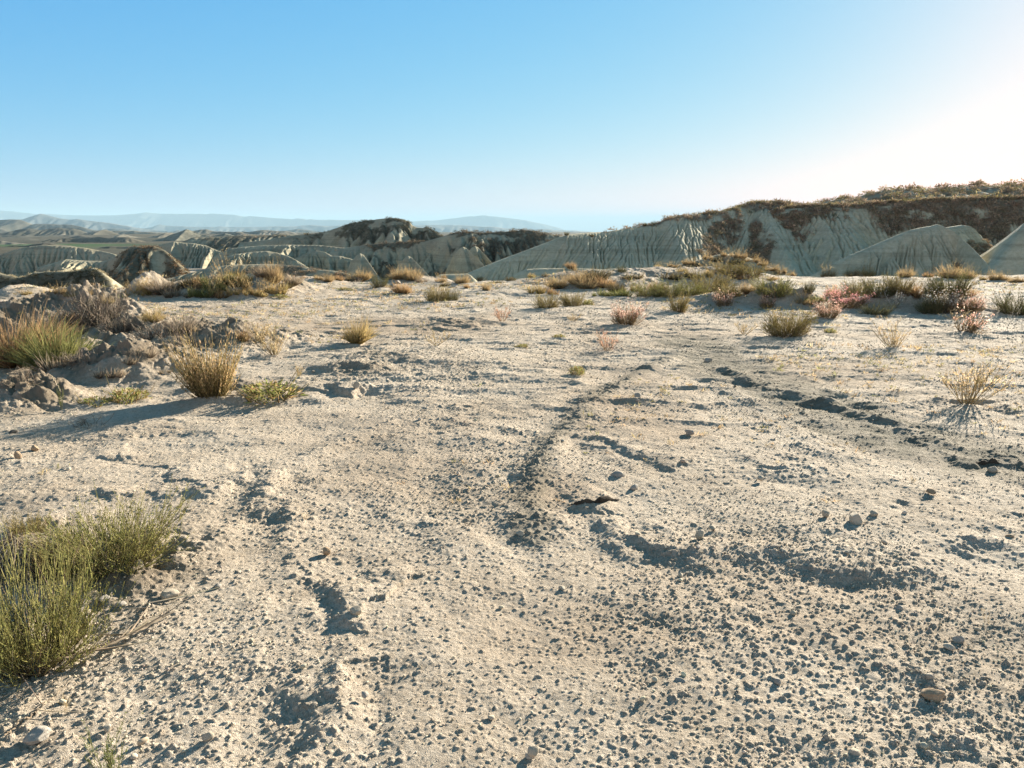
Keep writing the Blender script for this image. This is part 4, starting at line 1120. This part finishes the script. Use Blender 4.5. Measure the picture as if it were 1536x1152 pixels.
    plant("darkbroom", 1396, 471, 40, 28, "dark leafy shrub at the left of the cream-flowered shrub")
    plant("palepink", 1413, 469, 48, 36, "cream-flowered shrub right of the grey dirt bank", var=1)
    plant("pink", 1452, 469, 44, 28, "dusky pink shrub touching the cream-flowered shrub", var=2)
    plant("pink", 1449, 499, 40, 34, "loose leaning pink shrub in front of the dusky pink shrub", det=0.3, lean=0.35, rot=0.2)
    plant("straw", 1340, 524, 52, 42, "dry straw bush with a green base on the right flat")
    plant("straw", 1450, 608, 84, 66, "large airy straw plant on the right, nearest of the straw plants", det=1.2)
    plant("darkbroom", 1521, 472, 60, 32, "dark dome-shaped bush at the right edge")
    plant("weed", 1245, 502, 20, 14, "small grey weed in front of the green and pink shrub", var=1)
    plant("straw", 1430, 480, 40, 16, "low brown stalks under the cream-flowered shrub", det=0.6)
    plant("straw", 458, 778, 16, 12, "tiny yellow stalks in the middle of the stony foreground", det=0.4)
    plant("dead", 700, 792, 24, 16, "tiny dry twig left of the lone pale stone", det=0.2)
    plant("straw", 1368, 722, 16, 12, "tiny orange dry stalk on the right stony flat", det=0.4)
    plant("straw", 1478, 938, 14, 34, "thin dry stalk standing in the stony right foreground", det=0.3)
foreground_plants()

ORD = ["first", "second", "third", "fourth", "fifth", "sixth", "seventh", "eighth", "ninth", "tenth", "eleventh", "twelfth", "thirteenth", "fourteenth", "fifteenth", "sixteenth", "seventeenth", "eighteenth", "nineteenth", "twentieth",
       "twenty-first", "twenty-second", "twenty-third", "twenty-fourth", "twenty-fifth", "twenty-sixth", "twenty-seventh", "twenty-eighth"]
ADJ = {"broom": "green shrub", "darkbroom": "dark green shrub", "olivebroom": "olive shrub", "tuft": "yellowish grass tuft", "tantuft": "tan grass tuft", "greentuft": "green grass tuft", "rusttuft": "rusty grass tuft", "deadtuft": "dead grey tuft",
       "darktuft": "dark brown tuft", "straw": "dry straw plant", "heath": "brown heath shrub", "dead": "dead twiggy shrub", "pink": "pink shrub", "pinkstraw": "pinkish straw plant", "weed": "low green weed"}
def row(items, place, group, k_=1.0):
    items = [(a, b, c, d * k_, e * k_) for a, b, c, d, e in items]
    items = sorted(items, key=lambda a: a[1])
    for i, (k, px, py, w, h) in enumerate(items):
        plant(k, px, py, w, h, "%s, %s from left %s" % (ADJ[k], ORD[i], place), group)

row([("broom", 1160, 444, 66, 30), ("darkbroom", 1213, 441, 18, 20), ("rusttuft", 1250, 446, 46, 24), ("olivebroom", 1285, 446, 48, 28), ("darkbroom", 1318, 445, 48, 30), ("olivebroom", 1350, 445, 44, 28), ("rusttuft", 1375, 446, 40, 24),
     ("darkbroom", 1402, 446, 40, 26), ("darkbroom", 1425, 445, 62, 36), ("rusttuft", 1448, 446, 30, 22), ("tantuft", 1121, 443, 24, 20), ("greentuft", 1222, 452, 50, 14), ("tantuft", 1205, 456, 40, 18)],
    "behind the grey dirt banks", "shrubs behind the grey dirt banks")
row([("tantuft", 1240, 416, 30, 18), ("tantuft", 1277, 416, 22, 15), ("tuft", 1303, 415, 22, 16), ("tantuft", 1357, 417, 24, 17), ("rusttuft", 1392, 417, 15, 11), ("tantuft", 1425, 419, 32, 24), ("tantuft", 1448, 419, 30, 20), ("tuft", 1476, 421, 26, 14),
     ("tantuft", 1494, 422, 22, 17), ("tantuft", 1506, 422, 18, 14), ("tantuft", 1519, 424, 15, 11), ("tantuft", 1532, 424, 14, 11), ("dead", 1440, 402, 22, 10)],
    "at the foot of the pale spur", "tufts at the foot of the pale spur")
row([("tuft", 812, 440, 46, 22), ("tantuft", 836, 433, 34, 24), ("rusttuft", 828, 443, 30, 18), ("tantuft", 866, 426, 38, 24), ("tantuft", 880, 434, 34, 22), ("darktuft", 893, 424, 40, 28), ("rusttuft", 908, 432, 34, 22), ("darkbroom", 932, 410, 14, 12),
     ("darktuft", 938, 420, 30, 14), ("darktuft", 955, 418, 30, 14), ("greentuft", 905, 445, 50, 20), ("greentuft", 938, 446, 50, 22), ("darktuft", 925, 440, 30, 22), ("tuft", 955, 438, 40, 24), ("broom", 975, 446, 56, 24), ("tantuft", 862, 405, 10, 6), ("rusttuft", 856, 403, 16, 13), ("darktuft", 822, 415, 24, 8)],
    "on the bank below the ridge", "clumps on the bank below the ridge")
row([("tuft", 992, 403, 24, 11), ("tantuft", 1012, 400, 24, 9), ("tantuft", 1034, 396, 26, 10), ("darktuft", 1046, 400, 30, 14), ("tantuft", 1060, 389, 24, 13), ("darktuft", 1076, 392, 28, 14), ("tantuft", 1086, 384, 22, 11), ("tantuft", 1100, 386, 24, 14), ("tantuft", 1113, 387, 24, 14),
     ("darktuft", 1100, 396, 40, 14), ("tantuft", 1128, 393, 26, 13), ("tantuft", 1142, 398, 22, 11), ("tantuft", 1158, 406, 28, 12), ("tantuft", 1172, 410, 24, 12), ("tantuft", 1186, 414, 18, 10)],
    "along the top of the scrubby hummock", "tufts along the scrubby hummock")
row([("broom", 1005, 447, 54, 26), ("broom", 1036, 446, 50, 26), ("olivebroom", 1064, 440, 66, 34), ("olivebroom", 1095, 446, 44, 22), ("darktuft", 1000, 420, 60, 18), ("darktuft", 1040, 416, 44, 16), ("tuft", 1026, 410, 34, 12), ("tuft", 1065, 416, 50, 24), ("olivebroom", 1095, 413, 60, 22), ("olivebroom", 1125, 416, 44, 20), ("rusttuft", 1110, 420, 50, 14), ("tantuft", 1150, 420, 44, 10), ("tuft", 1078, 432, 30, 16), ("rusttuft", 985, 440, 34, 22)],
    "on the near slope of the scrubby hummock", "clumps before the scrubby hummock")
row([("tuft", 35, 442, 34, 11), ("tuft", 72, 442, 32, 13), ("tantuft", 90, 443, 26, 16), ("tuft", 108, 444, 28, 14), ("tantuft", 132, 443, 24, 10), ("tuft", 162, 456, 22, 15), ("tuft", 185, 444, 30, 16), ("tuft", 205, 445, 48, 24), ("tuft", 224, 440, 24, 26)],
    "on the rim before the near shaded mound", "tufts on the rim before the near shaded mound")
row([("deadtuft", 246, 442, 30, 24), ("darktuft", 268, 438, 40, 22), ("deadtuft", 282, 446, 30, 16), ("rusttuft", 296, 432, 34, 20), ("greentuft", 318, 428, 40, 20), ("tuft", 345, 428, 54, 30), ("greentuft", 305, 445, 44, 20), ("rusttuft", 330, 447, 24, 14), ("darktuft", 366, 432, 40, 16), ("tuft", 385, 444, 44, 18), ("tuft", 408, 442, 42, 20), ("tantuft", 412, 424, 22, 26), ("weed", 420, 447, 20, 6), ("deadtuft", 440, 428, 24, 16), ("deadtuft", 398, 418, 26, 18), ("darktuft", 352, 416, 34, 14), ("rusttuft", 455, 420, 20, 8), ("greentuft", 330, 436, 44, 22), ("tuft", 362, 442, 40, 18), ("tuft", 320, 440, 36, 18), ("greentuft", 356, 424, 46, 24), ("darktuft", 288, 428, 40, 20), ("deadtuft", 260, 446, 30, 16), ("darktuft", 425, 434, 36, 14), ("tuft", 292, 440, 30, 14)],
    "on the rubbly rim bank at the left", "tufts on the rubbly rim bank", 1.3)
row([("tantuft", 478, 421, 14, 10), ("tantuft", 492, 423, 18, 14), ("rusttuft", 508, 422, 16, 12), ("tantuft", 525, 421, 20, 12), ("tantuft", 545, 420, 28, 18), ("tantuft", 565, 418, 34, 22), ("rusttuft", 583, 420, 34, 26), ("tantuft", 600, 420, 34, 22), ("tantuft", 618, 421, 30, 20), ("deadtuft", 636, 424, 30, 14), ("tantuft", 645, 414, 12, 10), ("tantuft", 662, 424, 26, 16), ("darktuft", 664, 430, 26, 12), ("tantuft", 692, 426, 24, 17), ("tantuft", 720, 421, 10, 8), ("tantuft", 729, 437, 14, 16), ("rusttuft", 700, 432, 18, 9), ("weed", 518, 436, 22, 7), ("rusttuft", 665, 418, 20, 10), ("darktuft", 742, 426, 30, 8), ("darktuft", 770, 421, 34, 9), ("tuft", 798, 417, 12, 9)],
    "along the far rim in the middle", "tufts along the far rim")

# lone bushes against the sky
row([("darkbroom", 922, 345, 14, 8), ("darkbroom", 952, 340, 6, 6), ("darkbroom", 967, 339, 7, 5), ("darkbroom", 980, 337, 8, 6), ("darktuft", 888, 355, 8, 5), ("darkbroom", 850, 353, 8, 6)], "on the ridge skyline", "lone bushes on the ridge skyline")

# ------------------------------------------------------------------ stones, gravel, sticks
def mat_stone(name, lo, hi):
    k = NT(name)
    c = k.ramp(k.noise(14, 6, 0.65), [(0.3, lo), (0.7, hi)])
    k.color(c)
    k.bump(k.noise(60, 5, 0.7), 0.5, 0.01)
    return k.m
ST_PALE = mat_stone("pale_stone", (0.33, 0.28, 0.21), (0.48, 0.41, 0.32))
ST_TAN = mat_stone("tan_stone", (0.27, 0.19, 0.12), (0.42, 0.31, 0.21))
ST_GREY = mat_stone("grey_stone", (0.28, 0.25, 0.21), (0.38, 0.34, 0.29))
ST_DARK = mat_stone("dark_stone", (0.07, 0.06, 0.05), (0.14, 0.12, 0.095))

def stone_mesh(seed, sub=3, flat=0.7, facets=7):
    import bmesh
    g = rgen(seed)
    bm = bmesh.new()
    bmesh.ops.create_icosphere(bm, subdivisions=sub, radius=0.5)
    N = norm(g.normal(size=(facets, 3))); D = g.uniform(0.27, 0.42, facets)
    st = np.array([1, g.uniform(0.65, 0.95), flat * g.uniform(0.8, 1.1)])
    for v in bm.verts:
        c = np.array(v.co)
        for n, d in zip(N, D):
            e = c @ n - d
            if e > 0: c = c - n * e * 0.92
        c = c * st * (1 + 0.05 * math.sin(9 * c[0] + seed) * math.sin(8 * c[1]) + 0.03 * math.sin(23 * c[2] + 3 * seed))
        v.co = c
    me = bpy.data.meshes.new("stone")
    bm.to_mesh(me); bm.free()
    for p in me.polygons: p.use_smooth = True
    me.set_sharp_from_angle(angle=math.radians(28))
    return me

def stone(px, py, wpx, label, mat=ST_PALE, seed=None, flat=0.75, facets=8, name="stone", rot=None, sink=0.28):
    x, y, z = on_ground(px, py)
    w = wpx * y / FPX
    me = stone_mesh(seed if seed is not None else int(px * 7 + py), 4 if wpx > 25 else 3, flat, facets)
    o = link(name, me, mat)
    o.scale = (w, w, w)
    o.location = (x, y + w * 0.3, z + w * (0.5 - sink) * flat + 0.006)
    o.rotation_euler = (0.15, 0.1, (px * 0.7) % 6.28 if rot is None else rot)
    tag(o, label, "stone", "loose stones on the clearing")
    return o

stone(1404, 1056, 40, "large rounded tan-brown stone lying on pale gravel", ST_TAN, 5, 0.62)
stone(50, 1118, 42, "grey angular flat-topped rock in the bottom-left corner", ST_GREY, 11, 0.7, 5)
stone(1285, 788, 26, "pointed pale stone, largest of three close together", ST_PALE, 14, 0.9)
stone(1312, 777, 15, "small stone right of the pointed pale stone", ST_PALE)
stone(1240, 776, 17, "small pale stone left of the pointed pale stone", ST_PALE)
stone(1051, 810, 19, "upright pale stone at the end of the curved hollow", ST_PALE, 21, 1.0)
stone(1037, 824, 13, "brown stone below the upright pale stone", ST_TAN)
stone(1069, 797, 14, "small round stone behind the upright pale stone", ST_PALE)
stone(780, 806, 16, "lone pale stone with a long shadow in the middle", ST_PALE)
stone(797, 788, 13, "tan pebble just behind the lone pale stone", ST_TAN)
stone(488, 835, 18, "tan stone at the top of the short eroded step", ST_TAN)
stone(533, 924, 22, "angular pale stone at the foot of the short eroded step", ST_PALE, 31, 0.7, 6)
stone(206, 860, 24, "angular grey-white stone under the broad broom shrub", ST_PALE, 32, 0.9, 6)
stone(252, 902, 28, "pale stone with a sharp top right of the wiry shrub", ST_PALE, 33, 0.8, 6)
stone(182, 862, 20, "grey stone left of the angular grey-white stone", ST_GREY, 35, 0.6, 6)
stone(168, 890, 18, "small white stone in the rubble beside the wiry shrub", ST_PALE, 36, 0.7, 6)
stone(155, 905, 26, "flat slab in the rubble beside the wiry shrub", ST_GREY, 37, 0.4, 6)
stone(180, 915, 24, "long low lump in the rubble beside the wiry shrub", ST_GREY, 38, 0.45, 7)
stone(928, 719, 22, "dark tilted stone in the middle of the shallow hollow", ST_GREY, 41, 0.6, 5)
stone(952, 738, 18, "grey lump right below the dark tilted stone", ST_GREY, 42)
stone(16, 654, 18, "thin dark slab standing on smooth ground at the left", ST_DARK, 43, 0.45, 4)
stone(25, 688, 14, "small brown stone with a long shadow at the left", ST_TAN, 44, 1.0)
stone(50, 678, 14, "small dark stone right of the brown one at the left", ST_TAN, 45)
stone(1035, 653, 18, "flat grey stone on the right side of the brown patch", ST_GREY, 46, 0.5, 6)
stone(1491, 711, 18, "white stone beside the dark scrape at the right", ST_PALE, 47)
stone(534, 583, 13, "pale stone lodged in the dark hollow", ST_PALE, 48, 1.1)
stone(1142, 722, 14, "small round stone on the right stony flat", ST_PALE, 49)
stone(1398, 742, 18, "flat tan stone over a dark gap on the right", ST_TAN, 50, 0.5)
stone(1519, 812, 18, "tan flat stone at the right edge", ST_TAN, 51, 0.5)
stone(1372, 838, 14, "small pointed stone before the right dirt step", ST_GREY, 52, 1.0)
stone(1440, 968, 20, "grey rounded stone among twigs at the lower right", ST_GREY, 53)
stone(1351, 918, 16, "dark wedge-shaped stone in the lower right", ST_GREY, 54)
stone(1302, 868, 20, "pale lump in the right stony foreground", ST_PALE, 55)
stone(1420, 1142, 20, "dusty stone resting on the cracked hollow", ST_PALE, 56)
stone(1284, 1140, 24, "pale stone with a bright top near the bottom edge", ST_PALE, 57, 0.8, 6)
stone(546, 1052, 18, "grey clod alone on fine gravel near the bottom", ST_GREY, 58)
stone(1022, 1028, 20, "low flat stone near the bottom middle", ST_GREY, 59, 0.5)
stone(1168, 1030, 18, "dark clod left of the large tan-brown stone", ST_GREY, 60)
stone(800, 1138, 24, "pointed clod with a long shadow at the bottom middle", ST_PALE, 61, 0.9, 6)
stone(310, 1114, 20, "pale pebble in the lower left", ST_PALE, 62)
stone(160, 1100, 16, "white pebble above the spindly sprig", ST_PALE, 63)
stone(325, 885, 16, "thin dark stone alone left of the short eroded step", ST_GREY, 64)
stone(1064, 545, 16, "grey stone beside the dark wheel track", ST_GREY, 65)
stone(958, 598, 14, "dark clod on the broad brown patch", ST_GREY, 66)

def gravel():
    """loose grit and clods on the crust: far too many to count"""
    g = rgen(77)
    shapes = []
    for k in range(10):
        me = stone_mesh(900 + k, 1 if k < 6 else 2, 0.8, 6)
        v = np.zeros(len(me.vertices) * 3, np.float32); me.vertices.foreach_get("co", v)
        t = np.array([p.vertices[:] for p in me.polygons]); shapes.append((v.reshape(-1, 3), t)); bpy.data.meshes.remove(me)
    so = Soup()
    n = 100000
    y = 1.75 * np.exp(g.uniform(0, 1, n) ** 1.0 * math.log(21 / 1.75)); x = g.uniform(-1, 1, n) * (0.72 * y + 0.9)
    keep = g.uniform(0, 1, n) < 0.22 + 0.78 * sst(-0.2, 0.5, fbm(x * 0.8, y * 0.8, 15, 3) + 0.5 * fbm(x * 2.6, y * 2.6, 79, 3))
    keep &= g.uniform(0, 1, n) > 0.75 * brown_mask(x, y)
    x, y = x[keep], y[keep]; n = len(x)
    s = 0.0020 + 0.010 * g.uniform(0, 1, n) ** 4 + 0.024 * (g.uniform(0, 1, n) < 0.003) + 0.0013 * y
    z = ground_full(x, y) + 0.2 * s
    kk = g.integers(0, 6, n); big = s > 0.022; kk[big] = g.integers(6, 10, big.sum())
    trk = track_mask(x, y)
    pal = np.array([(0.46, 0.39, 0.30), (0.52, 0.45, 0.345), (0.40, 0.32, 0.235), (0.38, 0.34, 0.28)])
    for k in range(10):
        m = np.where(kk == k)[0]
        if not len(m): continue
        v, t = shapes[k]
        a = g.uniform(0, 6.28, len(m)); ca, sa = np.cos(a)[:, None], np.sin(a)[:, None]
        sx = s[m][:, None] * g.uniform(0.7, 1.4, (len(m), 1)); sz = s[m][:, None] * g.uniform(0.6, 1.1, (len(m), 1))
        X = v[None, :, 0] * sx; Y = v[None, :, 1] * s[m][:, None]; Z = v[None, :, 2] * sz
        V = np.stack([x[m][:, None] + X * ca - Y * sa, y[m][:, None] + X * sa + Y * ca, z[m][:, None] + Z], 2)
        T = (t[None] + (np.arange(len(m)) * len(v))[:, None, None]).reshape(-1, 3)
        C = np.repeat((jit(g, pal[g.integers(0, 4, len(m))], len(m), 0.12) * (1 - 0.65 * trk[m])[:, None])[:, None, :], len(v), 1)
        so.add(V, C, t=T)
    k = NT("grit")
    c = k.mix(0.2, k.attr("tint", "Color"), k.ramp(k.noise(60, 4), [(0.3, (0.36, 0.30, 0.22)), (0.7, (0.56, 0.49, 0.38))]))
    k.color(c)
    o = link("gravel", so.mesh("gravel", k.m))
    tag(o, "loose pale gravel and clods strewn over the clearing", "gravel", None, "stuff")
gravel()

def stubble():
    """short dry stalks and seedlings that dot the flat: far too many to count"""
    g = rgen(88)
    n = 9000
    y = 4.0 * np.exp(g.uniform(0, 1, n) ** 0.7 * math.log(21 / 4.0)); x = g.uniform(-1, 1, n) * 0.70 * y
    dens = sst(0.0, 0.55, fbm(x * 0.45, y * 0.45, 201, 4) + 0.18 * sst(2, -3, x) + 0.15 * sst(8, 13, y)) * (0.15 + 0.85 * sst(5, 10, y))
    kp = (g.uniform(0, 1, n) < 0.75 * dens) & (track_mask(x, y) < 0.3) & (y < edge_y(x) - 0.3)
    x, y = x[kp], y[kp]; n = len(x)
    z = ground_full(x, y)
    m = n * 9; k = np.repeat(np.arange(n), 9)
    h = g.uniform(0.02, 0.07, n) * (0.7 + 0.04 * y)
    p = np.stack([x, y, z], 1)[k] + g.normal(0, 0.5, (m, 3)) * np.stack([h, h, 0 * h], 1)[k]
    d = norm(g.normal(size=(m, 3)) * np.array([0.8, 0.8, 0.3]) + np.array([0, 0, 0.8]))
    pal = np.array([(0.52, 0.41, 0.24), (0.46, 0.33, 0.19), (0.36, 0.27, 0.15), (0.27, 0.25, 0.11)])[g.integers(0, 4, n)]
    so = Soup()
    so.blades(p, d, h[k] * g.uniform(0.6, 1.2, m), 0.003 + 0.0006 * y[k], jit(g, pal[k], m, 0.25), g)
    o = link("dry_stubble", so.mesh("dry_stubble", LEAF))
    tag(o, "thin dry stubble dotting the flat clearing", "stubble", None, "stuff")
stubble()

def stick(pts, r0, r1, label, col0, col1, name="dry_branch", twigs=0, seed=1, lift=0.012):
    g = rgen(seed)
    P = []
    for px, py in pts:
        x, y, z = on_ground(px, py); P.append((x, y, z + lift))
    P = np.array(P); n = 28
    s = np.linspace(0, len(P) - 1, n); P = np.stack([np.interp(s, np.arange(len(P)), P[:, i]) for i in range(3)], 1)
    P += g.normal(0, 0.003, P.shape); P[:, 2] += r0
    so = Soup()
    root_ = P[None]
    a = np.linspace(r0, r1, n)
    so.tubes(root_, a, np.array([col0]), np.array([col1]))
    if twigs:
        Q = side_twigs(g, root_, twigs, 6, 0.08, 0.30, 0.5); Q[..., 2] = np.maximum(Q[..., 2] * 0.3 + P[:, 2].mean() * 0.7, P[:, 2].min())
        so.tubes(Q, np.linspace(r1 * 1.2, r1 * 0.4, 6), jit(g, col0, twigs), jit(g, col1, twigs))
    me = so.mesh(name, TWIG)
    o = link(name, me)
    tag(o, label, "branch", "dry sticks on the clearing")
    return o
WOOD0, WOOD1 = (0.26, 0.20, 0.14), (0.36, 0.29, 0.21)
stick([(35, 1012), (70, 1002), (120, 996), (175, 972), (215, 950), (262, 926)], 0.010, 0.004, "long curved dry branch lying right of the wiry shrub", WOOD0, WOOD1, twigs=7, seed=3)
stick([(42, 1086), (60, 1068), (82, 1052), (102, 1034)], 0.005, 0.002, "thin grey twig above the grey angular rock", WOOD0, WOOD1, twigs=2, seed=4)
stick([(10, 1110), (30, 1092), (48, 1078)], 0.004, 0.002, "short grey twig at the lower left edge", WOOD0, WOOD1, twigs=1, seed=5)
stick([(215, 935), (222, 920), (226, 908)], 0.007, 0.004, "short pale forked stick across the long branch", (0.42, 0.35, 0.27), (0.46, 0.40, 0.31), twigs=2, seed=6)
stick([(580, 418), (586, 417), (591, 421), (596, 428), (600, 432)], 0.05, 0.035, "curved pale stick on the far rim beside a dark bush", (0.36, 0.30, 0.25), (0.42, 0.36, 0.30), seed=7, lift=0.06)
stick([(78, 580), (86, 594), (93, 606)], 0.006, 0.003, "thin pale stalk leaning off the dirt pile", (0.36, 0.29, 0.2), (0.40, 0.33, 0.24), seed=8, lift=0.10)

def edge_shade(pts, h, label):
    """a curled dark strip added in place of shade under a crust edge"""
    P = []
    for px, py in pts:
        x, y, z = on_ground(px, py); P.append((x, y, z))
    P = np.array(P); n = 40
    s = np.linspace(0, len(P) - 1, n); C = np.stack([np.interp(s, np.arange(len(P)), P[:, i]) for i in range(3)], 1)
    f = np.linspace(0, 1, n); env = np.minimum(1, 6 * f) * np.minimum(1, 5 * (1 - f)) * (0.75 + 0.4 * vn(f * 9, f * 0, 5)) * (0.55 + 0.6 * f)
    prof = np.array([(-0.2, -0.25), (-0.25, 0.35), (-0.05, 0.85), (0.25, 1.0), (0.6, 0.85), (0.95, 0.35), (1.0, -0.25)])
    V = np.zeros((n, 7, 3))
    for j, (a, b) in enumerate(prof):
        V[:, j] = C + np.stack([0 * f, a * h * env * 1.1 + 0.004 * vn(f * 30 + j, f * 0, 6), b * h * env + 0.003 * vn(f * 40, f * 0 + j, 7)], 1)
    me = mesh_from("shade_strip", V.reshape(-1, 3), quads=grid_quads(n, 7))
    o = link("shade_strip", me, SHADE_DARK)
    tag(o, label, "edge_shade", "dark strips for shade under crust edges on the clearing")
SHADE_DARK = mat_stone("edge_shade_dark", (0.025, 0.02, 0.016), (0.09, 0.07, 0.05))  # near-black colour stands in for the shade of undercut crust
edge_shade([(853, 759), (872, 756), (900, 755), (930, 750)], 0.035, "dark strip standing for shade under a crust edge on the brown patch in the middle")
edge_shade([(1447, 699), (1470, 697), (1488, 697), (1503, 698)], 0.035, "dark strip standing for shade under a crust edge beside the wheel track at the right")
